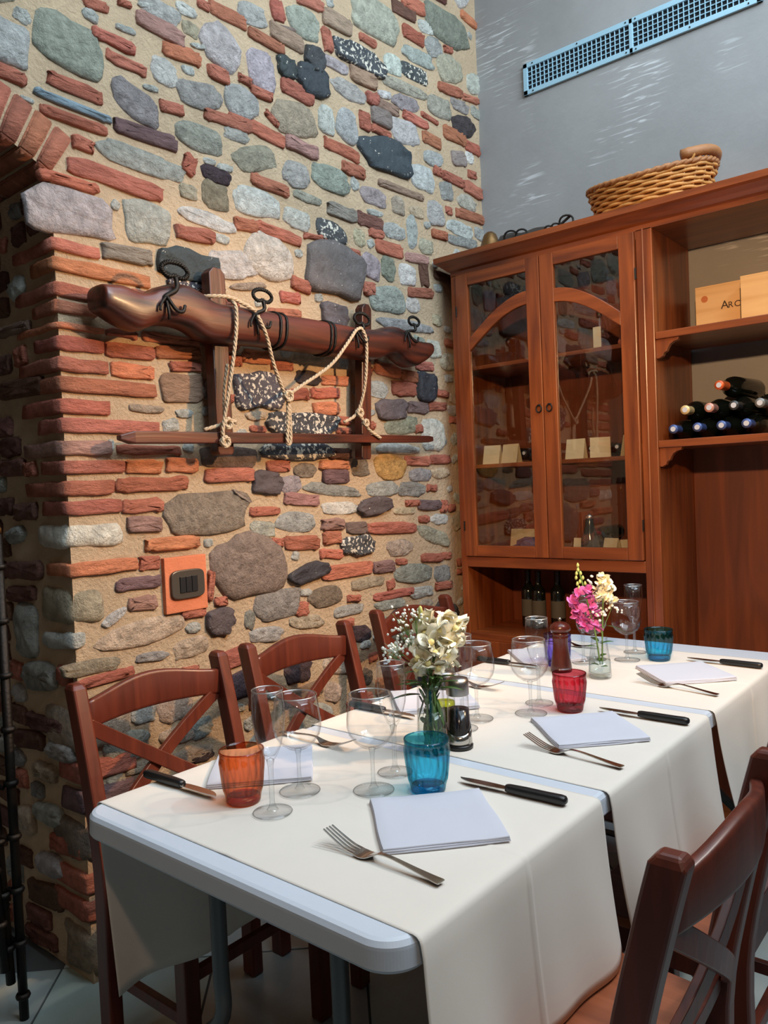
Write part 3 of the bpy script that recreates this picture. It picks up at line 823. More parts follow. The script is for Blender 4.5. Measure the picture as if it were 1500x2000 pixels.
for _ in range(9000):
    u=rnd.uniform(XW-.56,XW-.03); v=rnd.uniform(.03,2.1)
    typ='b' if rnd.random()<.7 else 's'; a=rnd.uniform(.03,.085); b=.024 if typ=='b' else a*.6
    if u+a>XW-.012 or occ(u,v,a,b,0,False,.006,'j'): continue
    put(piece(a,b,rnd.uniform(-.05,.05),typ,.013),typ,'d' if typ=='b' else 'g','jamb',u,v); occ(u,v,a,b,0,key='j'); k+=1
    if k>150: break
# if more than 290 of a kind: join the smallest into one part
for nm in ('brick','stone'):
    L=[c for c in WL.children if c.name.split('.')[0]==nm]
    if len(L)>296:
        L.sort(key=lambda o:-max(o.dimensions)*sorted(o.dimensions)[1]); rest=L[292:]
        bm=B(); cl=bm.loops.layers.float_color.new('tone')
        tmp=[]
        for o in rest:
            off=len(bm.verts); bm.from_mesh(o.data); bm.verts.ensure_lookup_table()
            for v in bm.verts[off:]: v.co+=o.location
            bpy.data.objects.remove(o)
        o=obj('small_'+nm+'s',bm,M[nm],WL,smooth=True,kind='stuff'); o.color=srgb(*(BRC['r'] if nm=='brick' else COLS['l']))
# back wall, other walls, ceiling, floor
def slab(name,x0,x1,y0,y1,z0,z1,m):
    return obj(name,box(B(),x0,x1,y0,y1,z0,z1),m,kind='structure')
slab('wall_back',XW-.02,2.7,YB,YB+.15,0,ZC,M['plaster'])
slab('wall_right',2.7,2.85,-2.3,YB+.15,0,ZC,M['room'])
slab('wall_front',XW-.02,2.85,-2.45,-2.3,0,ZC,M['room'])
slab('wall_passage',-4.35,-4.2,-2.3,YB,0,ZC,M['dark'])
slab('ceiling',-4.35,2.85,-2.45,YB+.15,ZC,ZC+.1,M['room'])
FL=slab('floor',-4.35,2.85,-2.45,YB+.15,-.06,-.004,M['grout'])
# marble floor tiles laid on the diagonal
T=.42; d=Vector((math.cos(.10),math.sin(.10),0)); e=Vector((-d.y,d.x,0)); 
tm=B(); box(tm,-T/2+.003,T/2-.003,-T/2+.003,T/2-.003,-.006,0,.002)
to=None; base=Vector((-2.10,1.03,0)); ang=math.radians(-46)
d=Vector((math.cos(ang),math.sin(ang),0)); e=Vector((-d.y,d.x,0)); 
for i in range(-6,12):
    for j in range(-6,13):
        c=base+d*(T*(i+.5))+e*(T*(j+.5))
        if not(-3.2<c.x<.9 and -.3<c.y<3.3): continue
        if c.x<XW-.2 and (c.y>YJ-.1 or c.y<0): continue
        if to is None: to=obj('floor_tile',tm,M['tile'],FL); o=to
        else: o=to.copy(); COL.objects.link(o)
        o.location=c; o.rotation_euler=(0,0,ang); o.color=jit((158,168,168),.08)
# light switch with its terracotta tile
t=thing('light_switch','dark bronze three-button light switch on a terracotta tile in the stone wall','switch',(XW,1.393,1.036))
obj('tile',box(B(),-.004,.016,-.074,.074,-.082,.082,.003),mat('terracotta',srgb(196,112,76),.9,var=.15,bump=.4),t,label='square terracotta tile')
bm=B(); P=[]
for i in range(28):
    a=2*PI*i/28; c_,s_=math.cos(a),math.sin(a); P.append((.059*math.copysign(abs(c_)**.45,c_),.043*math.copysign(abs(s_)**.35,s_)))
prism(bm,P,.016,.026,'x'); obj('plate',bm,M['switch'],t,bevel=.003)
for i in range(3): obj('button',box(B(),.024,.0295,-.031+i*.021,-.0115+i*.021,-.024,.024,.0015),M['blackp'],t)
# air vent in the back wall
t=thing('air_vent','long pale blue metal air grille high in the grey wall','vent',(-1.23,YB,3.055))
bm=B(); W=.487; H=.068; f=.018
f=.021
for x0,x1,z0,z1 in ((-W,W,H-f,H),(-W,W,-H,-H+f),(-W,-W+f,-H,H),(W-f,W,-H,H),(-.008,.008,-H,H)): box(bm,x0,x1,-.012,0,z0,z1,.002)
obj('frame',bm,M['vent'],t); obj('shade_sheet',box(B(),-W+.01,W-.01,-.002,-.0005,-H+.01,H-.01),M['ventshade'],t)  # dark sheet stands in for the shade behind the slats
sl=None
for s0 in (-W+f,.008):
    n=23; wd=(W-f-.008)/n
    for i in range(1,n):
        x=s0+wd*i
        if sl is None: sl=obj('slat',box(B(),-.0012,.0012,-.010,-.003,-H+f,H-f),M['vent'],t); o=sl
        else: o=sl.copy(); COL.objects.link(o)
        o.location=(x,0,0)
for i in range(1,5):
    z=-H+f+(2*H-2*f)*i/5; obj('cross_slat',box(B(),-W+f,W-f,-.008,-.003,z-.0015,z+.0015),M['vent'],t)
for x in (-.44,-.23,-.02,.02,.23,.44):
    for z in (-H+.009,H-.009): obj('screw',lathe(B(),[(0,-.002),(.003,-.002),(.003,.002),(0,.002)],8,(0,0,0)),M['iron'],t,loc=(x,-.0125,z)).rotation_euler=(PI/2,0,0)
# ------------------------------------------------------------------ cabinet
YC=2.74; CX0,CX1=-1.883,.06; Z=CAMZ
cab=thing('display_cabinet','tall reddish wooden cabinet with two arched glass doors, cornice and open shelves','cabinet',(-1.1,3.0,0))
def cp(name,bm,m=None,par=cab,**k):
    for v in bm.verts: v.co-=Vector((-1.1,3.0,0))
    return obj(name,bm,m or M['cab'],par,bevel=k.pop('bevel',.0025),**k)
TOP=Z+.875; YBK=YB-.012
cp('side_panel',box(B(),CX0,CX0+.03,YC,YBK,0,TOP))
cp('side_panel',box(B(),-1.088,-1.030,YC,YBK,0,TOP))
cp('side_panel',box(B(),CX1-.03,CX1,YC,YBK,0,TOP))
cp('fluted_edge',tube(B(),[(-1.062,YC-.002,.7),(-1.062,YC-.002,TOP)],.004,8),M['cab'],bevel=0)
bm=B(); 
prof=[(.0,0),(.0,.018),(-.010,.024),(-.022,.036),(-.040,.050),(-.050,.056),(-.050,.078),(.0,.078)]
x0=CX0; ring=[]
def cor(bm,prof,z0):
    # moulded cornice, front run returned along both ends
    rows=[]
    for o_,dz in prof:
        rows.append([(CX0+o_,YBK,z0+dz),(CX0+o_,YC+o_,z0+dz),(CX1-o_,YC+o_,z0+dz),(CX1-o_,YBK,z0+dz)])
    V=[[bm.verts.new(p) for p in r] for r in rows]
    for A,C in zip(V,V[1:]):
        for i in range(3): bm.faces.new((A[i],A[i+1],C[i+1],C[i]))
    bm.faces.new(V[-1]); bm.faces.new(list(reversed(V[0])))
    for i in (0,3):pass
cor(bm,prof,TOP-.005); bmesh.ops.recalc_face_normals(bm,faces=bm.faces[:]); cp('cornice',bm,M['cabh'],bevel=0)
CT=TOP-.005+.078
cp('rail',box(B(),CX0+.03,-1.088,YC,YC+.02,Z-.343,Z-.30),M['cabh'])
cp('rail',box(B(),CX0+.03,-1.088,YC+.004,YC+.02,Z+.872-.03,Z+.875),M['cabh'])
def shelf(x0,x1,y0,z,th,m=None): cp('shelf',box(B(),x0,x1,y0,YBK-.02,z-th,z),m or M['cabh'])
xl0,xl1=CX0+.03,-1.088
shelf(xl0,xl1,YC+.03,Z+.492,.016); shelf(xl0,xl1,YC+.03,Z+.083,.016); shelf(xl0,xl1,YC+.022,Z-.30,.03); shelf(xl0,xl1,YC+.004,Z-.62,.03)
shelf(-1.030,CX1-.03,YC+.004,Z+.508,.026); shelf(-1.030,CX1-.03,YC+.004,Z+.128,.026); shelf(-1.030,CX1-.03,YC+.004,.05,.05)
cp('back_panel',box(B(),xl0,xl1,YBK-.02,YBK-.008,0,TOP),M['cabin'])
cp('back_panel',box(B(),-1.030,CX1-.03,YBK-.02,YBK-.008,0,Z+.128),M['cabin'])
cp('base_door',box(B(),CX0+.03,-1.487,YC,YC+.02,.06,Z-.65)); cp('base_door',box(B(),-1.483,-1.088,YC,YC+.02,.06,Z-.65)); cp('plinth',box(B(),CX0+.03,-1.088,YC+.02,YC+.04,0,.06))
# corbels under the open shelves
for zz in (Z+.482,Z+.102):
    for sx,x in ((1,-1.030),(-1,CX1-.03)):
        P=[(0,0),(.11,0),(.105,-.012),(.085,-.016),(.066,-.026),(.056,-.040),(.050,-.052),(.036,-.058),(.030,-.070),(.012,-.078),(0,-.078)]
        P=[(x+sx*a*.72,zz+b*.85) for a,b in P]
        if sx<0: P=P[::-1]
        cp('corbel',prism(B(),P,YC+.012,YC+.034,'y'),bevel=.0015)
# doors
def door(x0,x1,side):
    z0,z1=Z-.297,Z+.868; fw=.058; y0,y1=YC-.012,YC+.008
    d=cp('door',box(box(B(),x0,x0+fw,y0,y1,z0,z1),x1-fw,x1,y0,y1,z0,z1))
    cp('door_rail',box(B(),x0+fw,x1-fw,y0,y1,z0,z0+.045),M['cabh'],par=d); cp('door_rail',box(B(),x0+fw,x1-fw,y0,y1,z1-.048,z1),M['cabh'],par=d)
    # arched muntin: high at the meeting stile
    pts=[];N=12; xa,xb=x0+fw-.002,x1-fw+.002
    for i in range(N+1):
        u=i/N; q=u if side<0 else 1-u
        zc=Z+.575+.145*math.sin(q*PI/2*.98) if side<0 else Z+.572+.135*math.sin(q*PI/2*.98)
        pts.append((xa+(xb-xa)*u,(y0+y1)/2,zc))
    cp('arched_bar',ribbon(B(),pts,(0,0,.026),(0,.008,0)),M['cabh'],par=d)
    cp('pane',box(B(),x0+fw-.004,x1-fw+.004,YC-.003,YC-.001,z0+.04,z1-.044),M['pane'],par=d,bevel=0)
    kx=x1-.016 if side<0 else x0+.026
    b2=B(); tube(b2,[(kx+.011*math.cos(a),y0-.006,Z+.283+.014*math.sin(a)) for a in [2*PI*i/16 for i in range(16)]],.0028,6,closed=True)
    lathe(b2,[(0,-.003),(.006,-.003),(.006,.003),(0,.003)],10,(kx,y0-.002,Z+.297))
    cp('handle',b2,M['iron'],par=d,bevel=0,label='dark ring pull')
    for hz in (Z+.72,Z-.17):
        hx=x0+.002 if side<0 else x1+.004
        cp('hinge',tube(B(),[(hx,y0-.003,hz-.02),(hx,y0-.003,hz+.02)],.0035,8),M['iron'],par=d,bevel=0)
door(-1.853,-1.467,-1); door(-1.464,-1.090,1)
# ---------------------------------------------------------------- bottles
def make_bottle(name,label,cat,capm,grp,lab=True,scale=1):
    t=thing(name,label,cat,group=grp)
    s=scale
    bm=lathe(B(),[(0,.006),(.02,0),(.036,.003),(.0375,.012),(.0375,.185),(.034,.205),(.022,.222),(.0155,.238),(.0145,.262)],24)
    for v in bm.verts: v.co*=s
    obj('body',bm,M['bottle'],t,smooth=True)
    bm=lathe(B(),[(.0152,.245),(.0156,.29),(.0162,.291),(.0162,.299),(.0155,.302),(0,.302)],20)
    for v in bm.verts: v.co*=s
    cpz=obj('capsule',bm,capm,t,smooth=True)
    bm=lathe(B(),[(.0,.3024),(.009,.3024),(.009,.3031),(0,.3031)],16)
    for v in bm.verts: v.co*=s
    obj('seal',bm,M['seal'],cpz)
    if lab:
        bm=lathe(B(),[(.0379,.06),(.0379,.15)],24)
        for v in bm.verts: v.co*=s
        obj('label',bm,M['shadedlabel'],t,smooth=True)
    return t
M['seal']=mat('pale_seal',srgb(200,200,205),.4)
CAPS={'blue':srgb(70,88,140),'cream':srgb(222,190,130),'pink':srgb(200,140,120),'white':srgb(60,58,56),'grey':srgb(120,120,116),'orange':srgb(214,92,40),'black':srgb(20,20,22),'red':srgb(170,40,50)}
for k,c in CAPS.items(): M['cap_'+k]=mat('capsule_'+k,c,.35,metal=.2)
protos={}
def bottle(capk,loc,label,grp,lie=True,rz=0,scale=1,tilt=0):
    t=make_bottle('wine_bottle',label,'bottle',M['cap_'+capk],grp,scale=scale,lab=not lie)
    t.location=loc
    if lie: t.rotation_euler=(PI/2+tilt,0,rz)     # neck towards -Y
    return t
zs=Z+.128+.0385
row1=[(-.991,'leftmost'),(-.908,'second from the left'),(-.828,'third from the left'),(-.748,'fourth from the left')]
for x,p in row1: bottle('blue',(x,3.085,zs),'wine bottle with blue capsule, bottom row of the stack, '+p,'wine bottles stacked on the lower open shelf')
row2=[(-.9495,'cream','pale cream round end, leftmost of the upper row'),(-.868,'pink','pinkish ringed end, upper row, second from the left'),(-.788,'white','black capsule with small white dot, upper row under the orange one'),(-.706,'grey','grey patterned end, upper row at the right frame edge')]
for x,c,p in row2: bottle(c,(x,3.09,zs+.064),'wine bottle with '+p,'wine bottles stacked on the lower open shelf')
bottle('orange',(-.795,3.09,zs+.137),'wine bottle with orange capsule lying on top of the stacked bottles','wine bottles stacked on the lower open shelf',rz=-.13)
# wooden wine crates
def crate(x0,x1,y0,y1,z0,h,label,text=None):
    t=thing('wine_crate',label,'crate',(x0,y0,z0)); w_,d_=x1-x0,y1-y0
    bm=B(); box(bm,0,w_,0,.009,0,h,.001); obj('front_board',bm,M['crate'],t)
    bm=B(); box(bm,0,w_,d_-.009,d_,0,h); box(bm,0,.009,.009,d_-.009,0,h); box(bm,w_-.009,w_,.009,d_-.009,0,h); obj('side_boards',bm,M['crate'],t)
    obj('lid',box(B(),0,w_,.0,d_,h,h+.006),M['crate'],t); obj('bottom_board',box(B(),.009,w_-.009,.009,d_-.009,0,.006),M['crate'],t)
    if text:
        for ch,dx,sz in text:
            cu=bpy.data.curves.new('lettering','FONT'); cu.body=ch; cu.size=sz; cu.extrude=.0004
            o=bpy.data.objects.new('tmp',cu); COL.objects.link(o); dg=bpy.context.evaluated_depsgraph_get(); me=bpy.data.meshes.new_from_object(o.evaluated_get(dg)); bpy.data.objects.remove(o)
            o=bpy.data.objects.new('lettering',me); COL.objects.link(o); me.materials.append(M['print']); o.parent=t; o.location=(dx,-.0006,h*.49); o.rotation_euler=(PI/2,0,0)
        obj('dark_bar',box(B(),w_-.158-.014,w_-.158,-.0005,0,.03,h*.86),M['print'],t)  # dark upright bar right of the letters
        obj('knot',lathe(B(),[(0,0),(.012,0),(.012,.0006),(0,.0006)],14),mat('knot_wood',srgb(190,105,50),.7),t,loc=(.032,0,h*.76)).rotation_euler=(PI/2,0,0)
crate(-.955,-.63,2.95,3.09,Z+.509,.165,'pale pine wine crate printed ARC, left one on the upper open shelf',[('A',.088,.040),('R',.112,.030),('C',.133,.030)])
crate(-.778,-.45,2.87,2.945,Z+.509,.158,'plain pale pine wine crate at the right frame edge, overlapping the printed crate')
# inside the glazed part
def card(x,y,z,w_,h,rz,label,m=None):
    t=thing('tent_card',label,'card',(x,y,z),rz,group='cream tent cards in the cabinet')
    for s in (-1,1): obj('flap',ribbon(B(),[(0,s*.022,0),(0,s*.001,h)],(w_/2,0,0),(0,.0007,0)),m or M['kraft'],t)
zB=Z+.0835
for x,y,r,p in ((-1.765,2.83,.1,'cream tent card on the middle glazed shelf, at the far left'),(-1.675,2.83,-.05,'cream tent card on the middle glazed shelf, beside the meeting stiles'),(-1.385,2.83,.05,'cream tent card on the middle glazed shelf behind the right door, first from left'),(-1.29,2.84,.35,'wide-open cream tent card on the middle glazed shelf, right door centre'),(-1.165,2.84,1.1,'cream tent card turned sideways beside the right stile')): card(x,y,zB,.075,.078,r,p)
for x,p in ((-1.725,'leftmost'),(-1.63,'second from the left'),(-1.335,'third from the left'),(-1.23,'rightmost')):
    bottle('black',(x,3.088,zB+.038),'black bottle lying behind tent cards on the middle glazed shelf, '+p,'bottles lying behind the glass doors',scale=.78)
t=thing('liqueur_bottle','slim clear bottle with white label and gold cap on the top glazed shelf','bottle',(-1.29,2.87,Z+.4925))
obj('body',lathe(B(),[(0,0),(.022,0),(.023,.01),(.023,.095),(.012,.112),(.009,.135)],20),M['glass'],t,smooth=True)
obj('label',ribbon(B(),[(-.001,-.0235,.012),(-.001,-.0235,.09)],(.016,0,0),(0,.0006,0)),M['label'],t); obj('cap',lathe(B(),[(.0095,.13),(.010,.15),(0,.15)],14),M['brass'],t,smooth=True)
t=thing('wrapped_gift','pink paper wrapped package standing at the right of the top glazed shelf','package',(-1.195,2.93,Z+.4925))
bm=B(); 
for i,(a,b) in enumerate(((.035,0),(.04,.03),(.03,.075),(.012,.10),(.028,.135))): pass
lathe(bm,[(0,0),(.036,0),(.042,.03),(.032,.08),(.012,.105),(.03,.145)],12,mod=lambda a,z:1+.12*math.sin(5*a+z*60)); obj('paper',bm,mat('pink_paper',srgb(190,110,90),.5,var=.1),t); obj('ribbon',tube(B(),[(.014*math.cos(a),.014*math.sin(a),.105) for a in [2*PI*i/12 for i in range(12)]],.003,6,closed=True),M['label'],t)
# lower glazed shelf
zD=Z-.2995
def bag(name,label,x,y,m,sx,sy,sz,cat='bag'):
    bm=B(); bmesh.ops.create_icosphere(bm,subdivisions=3,radius=1)
    for v in bm.verts:
        n_=noise.noise(v.co*2.3+Vector((x,y,0)))*.35+noise.noise(v.co*6)*.15
        v.co=Vector((v.co.x*sx*(1+n_),v.co.y*sy*(1+n_*.5),max(0,(v.co.z*.5+.35+n_*.4))*sz))
    return obj(name,bm,m,loc=(x,y,z_bag),label=label,cat=cat)
z_bag=zD
bag('wrapped_parcel','crumpled violet plastic wrapped parcel on the lowest glazed shelf, left door',-1.62,2.90,M['purplefilm'],.09,.055,.085,'parcel')
card(-1.70,2.985,zD,.16,.10,0,'large cream card leaning behind the violet parcel'); card(-1.60,2.985,zD,.06,.135,.7,'tall pointed kraft card behind the violet parcel')
card(-1.37,2.83,zD,.07,.075,.15,'cream card on the lowest glazed shelf, first behind the right door'); card(-1.255,2.835,zD,.065,.075,-.3,'kraft tent card on the lowest glazed shelf, middle of the right door'); card(-1.195,2.84,zD,.06,.07,.9,'cream card on the lowest glazed shelf beside the right stile')
for x,z_,p in ((-1.415,zD+.03,'lying between the cards, nearest the meeting stiles'),(-1.245,zD+.03,'lying right of the kraft card')): bottle('red',(x,3.085,z_),'dark bottle with red capsule '+p,'red capped bottles on the lowest glazed shelf',scale=.76)
bottle('red',(-1.335,3.085,zD+.086),'dark bottle with red capsule resting on two others','red capped bottles on the lowest glazed shelf',scale=.76)
t=thing('stoppered_carafe','round dark glass carafe on the lowest glazed shelf behind the cards','carafe',(-1.326,2.80,zD)); obj('body',lathe(B(),[(0,0),(.026,0),(.036,.03),(.034,.075),(.018,.12),(.014,.15)],20),mat('smoky_glass',srgb(60,56,52),.1),t,smooth=True); obj('stopper',lathe(B(),[(.014,.15),(.02,.158),(.0,.175)],14),M['satin'],t,smooth=True)
for x,y,p in ((-1.70,2.97,'left'),(-1.64,2.95,'middle'),(-1.56,2.97,'right')):
    b_=bottle('black',(x,y,Z-.6195),'dark bottle standing in the niche below the doors, '+p+' one of three','bottles standing in the niche',lie=False,scale=.80)
# basket on the cabinet
t=thing('wicker_basket','shallow oval wicker basket with thick handle on top of the cabinet','basket',(-1.10,2.93,CT+.001))
ax_,ay_,bh=.235,.150,.138
def bk(u,z): # u angle
    k=.80+.20*(z/bh); zz=z+.014*(z/bh)*math.cos(2*u)*1.0; return Vector((ax_*k*math.cos(u),ay_*k*math.sin(u),zz+.0))
bm=B(); NS=28
for r_ in range(10):
    z_=.008+r_*(bh-.016)/9; pts=[]
    for i in range(NS*4):
        u=2*PI*i/(NS*4); p=bk(u,z_); o_=.0045*math.cos(u*NS/2*1.0)*(1 if r_%2 else -1); n_=Vector((math.cos(u)/ax_,math.sin(u)/ay_,0)).normalized(); pts.append(p+n_*o_)
    tube(bm,pts,.0062,6,closed=True)
obj('weave',bm,M['wicker'],t,smooth=True,kind='stuff')
obj('inner_weave',lathe(B(),[(.80,.004),(.90,bh*.5),(.995,bh)],48),M['wickerd'],t,smooth=True).scale=(ax_*.965,ay_*.955,1)
for i in range(NS):
    u=2*PI*(i+.5)/NS; obj('stake',tube(B(),[bk(u,0),bk(u,bh*.5),bk(u,bh)],.0035,6),M['wickerd'],t,smooth=True)
for ph in (0,PI):
    obj('rim_strand',tube(B(),[bk(2*PI*i/96,bh)+Vector((0,0,.006+.005*math.sin(2*PI*i/96*22+ph)))+Vector((math.cos(2*PI*i/96),math.sin(2*PI*i/96),0))*(.005*math.cos(2*PI*i/96*22+ph)) for i in range(96)],.0075,7,closed=True),M['wickerd'],t,smooth=True)
obj('base',lathe(B(),[(0,.002),(1,.002),(1,.008),(0,.008)],40),M['wicker'],t,smooth=False).scale=(ax_*.8,ay_*.8,1)
hp=[bk(u,bh)+Vector((.0,0,.026+.012*math.cos(u*1.3))) for u in [-.85+1.7*i/14 for i in range(15)]]
h_=obj('handle',tube(B(),hp,.0185,12),M['wickerd'],t,smooth=True,label='thick rod handle at the right end')
for k in (1,13):
    obj('binding',tube(B(),[hp[k]+Vector((.02*math.cos(a),0,.0215*math.sin(a)-.004)) for a in [2*PI*i/14 for i in range(14)]],.004,5,closed=True),M['wicker'],h_)
# harness bell lying on the cornice
t=thing('harness_bell','old brass bell with leather strap and iron rings lying on the cabinet top, left end','bell',(-1.72,2.80,CT+.001))
b_=lathe(B(),[(0,.085),(.014,.083),(.026,.072),(.036,.045),(.045,.018),(.058,.002),(.055,.0),(.033,.02)],20); o=obj('bell',b_,M['brass'],t,smooth=True)
pts=spline([(.03,0,.03),(.08,.01,.035),(.13,0,.02),(.18,.015,.03),(.24,.0,.018)],5); obj('strap',ribbon(B(),[p+Vector((.01,0,.012)) for p in pts],(0,.016,.018),(0,-.002,.002)),M['leather'],t)
for i,(x,z_,r_) in enumerate(((.10,.036,.028),(.15,.034,.024),(.27,.024,.018),(.30,.028,.016),(.345,.036,.028))):
    obj('ring',tube(B(),[(x+r_*math.cos(a),-.008+.006*math.sin(a*2),z_+r_*math.sin(a)) for a in [2*PI*k/16 for k in range(16)]],.004,6,closed=True),M['iron'],t,smooth=True)
obj('buckle',box(B(),.19,.225,-.012,.014,.004,.03,.003),M['leather'],t); obj('curb_bit',tube(B(),spline([(.24,0,.012),(.29,-.01,.018),(.34,0,.05),(.36,0,.062)],5),.005,6),M['iron'],t,smooth=True)
# ------------------------------------------------------------------ ox yoke shelf
BEAM=[(1.104,1.843,1.798),(1.108,1.851,1.786),(1.126,1.853,1.778),(1.166,1.858,1.758),(1.214,1.848,1.746),(1.251,1.855,1.760),(1.276,1.872,1.770),(1.327,1.889,1.776),(1.378,1.892,1.770),(1.422,1.879,1.751),(1.448,1.866,1.745),(1.485,1.858,1.745),(1.543,1.86,1.748),(1.644,1.862,1.754),(1.752,1.863,1.756),(1.868,1.866,1.758),(1.991,1.866,1.759),(2.124,1.868,1.760),(2.209,1.875,1.768),(2.254,1.890,1.785),(2.315,1.898,1.794),(2.375,1.885,1.766),(2.422,1.866,1.759),(2.472,1.861,1.778),(2.53,1.862,1.812),(2.545,1.850,1.825)]
yk=thing('ox_yoke_shelf','carved dark wooden ox yoke mounted on the stone wall above a narrow plank','yoke',(-1.87,1.83,1.42))
O=Vector((-1.87,1.83,1.42))
def yo(name,bm,m,par=yk,**k):
    for v in bm.verts: v.co-=O
    return obj(name,bm,m,par,**k)
bm=B(); rings=[]; pts=spline([(0,y,0) for y,_,_ in BEAM],1)
Sx=spline([(y,a,b) for y,a,b in BEAM],3)
for p in Sx:
    y,a,b=p; cz,hz=(a+b)/2,(a-b)/2; hd=min(.052,hz*1.0+.016); ring=[]
    for i in range(20):
        t=2*PI*i/20; c_,s_=math.cos(t),math.sin(t); q=3.3
        ring.append(bm.verts.new((-1.872+hd*math.copysign(abs(c_)**(2/q),c_),y,cz+hz*math.copysign(abs(s_)**(2/q),s_))))
    rings.append(ring)
for A,C in zip(rings,rings[1:]):
    for i in range(20): bm.faces.new((A[i],A[(i+1)%20],C[(i+1)%20],C[i]))
bm.faces.new(list(reversed(rings[0]))); bm.faces.new(rings[-1]); bmesh.ops.recalc_face_normals(bm,faces=bm.faces[:])
yo('beam',bm,M['yoke'],smooth=True)
def post(yt,zt,yb,zb,hw,hd=.016):
    bm=B(); ribbon(bm,[(-1.902,yt,zt),(-1.902,yt,zt-.018),(-1.902,(yt+yb)/2,(zt+zb)/2),(-1.902,yb,zb+.01),(-1.902,yb,zb)],[(0,hw*.45,0),(0,hw,0),(0,hw,0),(0,hw,0),(0,hw*.8,0)],(hd,0,0)); yo('post',bm,M['yokez'],bevel=.003)
post(1.512,1.975,1.515,1.415,.030,.020); post(2.196,1.972,2.160,1.402,.026,.018)
bm=B(); ribbon(bm,[(-1.875,1.15,1.458),(-1.875,1.19,1.459),(-1.875,1.85,1.470),(-1.875,2.51,1.482),(-1.875,2.545,1.483)],[(0,0,.006),(0,0,.0165),(0,0,.0155),(0,0,.013),(0,0,.009)],[(.010,0,0),(.02,0,0),(.022,0,0),(.02,0,0),(.014,0,0)]); yo('plank',bm,M['yoke'],bevel=.003)
def ring_hook(y,z,r,yr,zr,tilt,s):
    bm=B(); X=-1.815; N=60
    for ph in (0,PI):
        pts=[]
        for i in range(N):
            a=2*PI*i/N; dent=1-.38*math.exp(-((a-1.5*PI)/.35)**2); c_=Vector((X+.02*math.sin(a)*0,yr+r*1.25*math.cos(a),zr+r*.66*math.sin(a)*dent))
            n_=Vector((0,math.cos(a),math.sin(a))); c_+=n_*(.0035*s*math.cos(ph+a*15))+Vector((.0035*s*math.sin(ph+a*15),0,0)); pts.append(c_)
        tube(bm,pts,.0036*s,6,closed=True)
    h=yo('hook',bm,M['iron'],smooth=True,label='twisted black iron ring hook')
    bm=B(); tube(bm,spline([(X,yr+.002,zr-r*.5),(X+.004,yr,(zr-r*.5+z)/2),(X-.005,y-.008,z+.01),(-1.835,y-.012,z-.02)],5),.006*s,8)
    tube(bm,spline([(X,y-.004,z+.012),(X+.008,y+.018,z-.022),(X+.008,y+.040,z-.024),(X+.006,y+.050,z-.004)],5),[.0045*s]*15+[.002],6)
    tube(bm,spline([(X,y-.008,z+.01),(X+.004,y-.026,z-.012),(X+.004,y-.030,z-.03)],5),.0035*s,6); tube(bm,spline([(X,y-.006,z+.0),(X+.006,y-.004,z-.035),(X+.002,y-.002,z-.05)],5),.004*s,6)
    yo('shank',bm,M['iron'],par=h,smooth=True)
ring_hook(1.287,1.828,.034,1.312,1.915,0,1.15); ring_hook(1.603,1.826,.030,1.628,1.896,0,1); ring_hook(2.060,1.835,.032,2.086,1.888,0,1); ring_hook(2.352,1.868,.026,2.386,1.921,0,.9)
for y in (1.702,1.728,1.932,1.950):
    i_=min(range(len(Sx)),key=lambda k:abs(Sx[k][0]-y)); a,b=Sx[i_][1],Sx[i_][2]; cz,hz=(a+b)/2,(a-b)/2
    pts=[(-1.872+.055*math.copysign(abs(math.cos(t))**.77,math.cos(t)),y+.004*math.sin(t*2),cz+(hz+.003)*math.copysign(abs(math.sin(t))**.77,math.sin(t))) for t in [2*PI*k/24 for k in range(24)]]
    yo('iron_band',tube(B(),pts,.005,6,closed=True),M['iron'],smooth=True)
# ropes
def rope(label,paths,knots,base):
    t=thing('rope',label,'rope',base); Bv=Vector(base)
    def strand(name,pts,r=.0062,par=t):
        sp=spline(pts,8); bm=B(); L=0; cum=[0]
        for a,b in zip(sp,sp[1:]): L+=(b-a).length; cum.append(L)
        n_=max(8,int(L/.006)); fine=[]
        for i in range(n_+1):
            s_=L*i/n_; k=max(j for j in range(len(cum)) if cum[j]<=s_+1e-9); k=min(k,len(sp)-2); f_=(s_-cum[k])/max(1e-9,cum[k+1]-cum[k]); fine.append(sp[k].lerp(sp[k+1],f_))
        for ph in (0,2*PI/3,4*PI/3):
            pp=[]
            for i,p in enumerate(fine):
                d_=(fine[min(i+1,n_)]-fine[max(i-1,0)]).normalized(); s1=d_.cross(Vector((1,.01,.02))).normalized(); s2=s1.cross(d_); a=ph+i*.006/.022*2*PI*.5
                pp.append(p+(s1*math.cos(a)+s2*math.sin(a))*r*.48-Bv)
            tube(bm,pp,r*.56,5)
        obj(name,bm,M['rope'],par,smooth=True)
    for p in paths: strand('cord',p)
    for c,s_ in knots:
        c=Vector(c)
        for k in range(3):
            a0=k*1.1; strand('knot',[c+Vector((.004*k,math.cos(a0+a)*s_,math.sin(a0+a)*s_*(.7+.2*k))) for a in [2*PI*i/8 for i in range(9)]],.006)
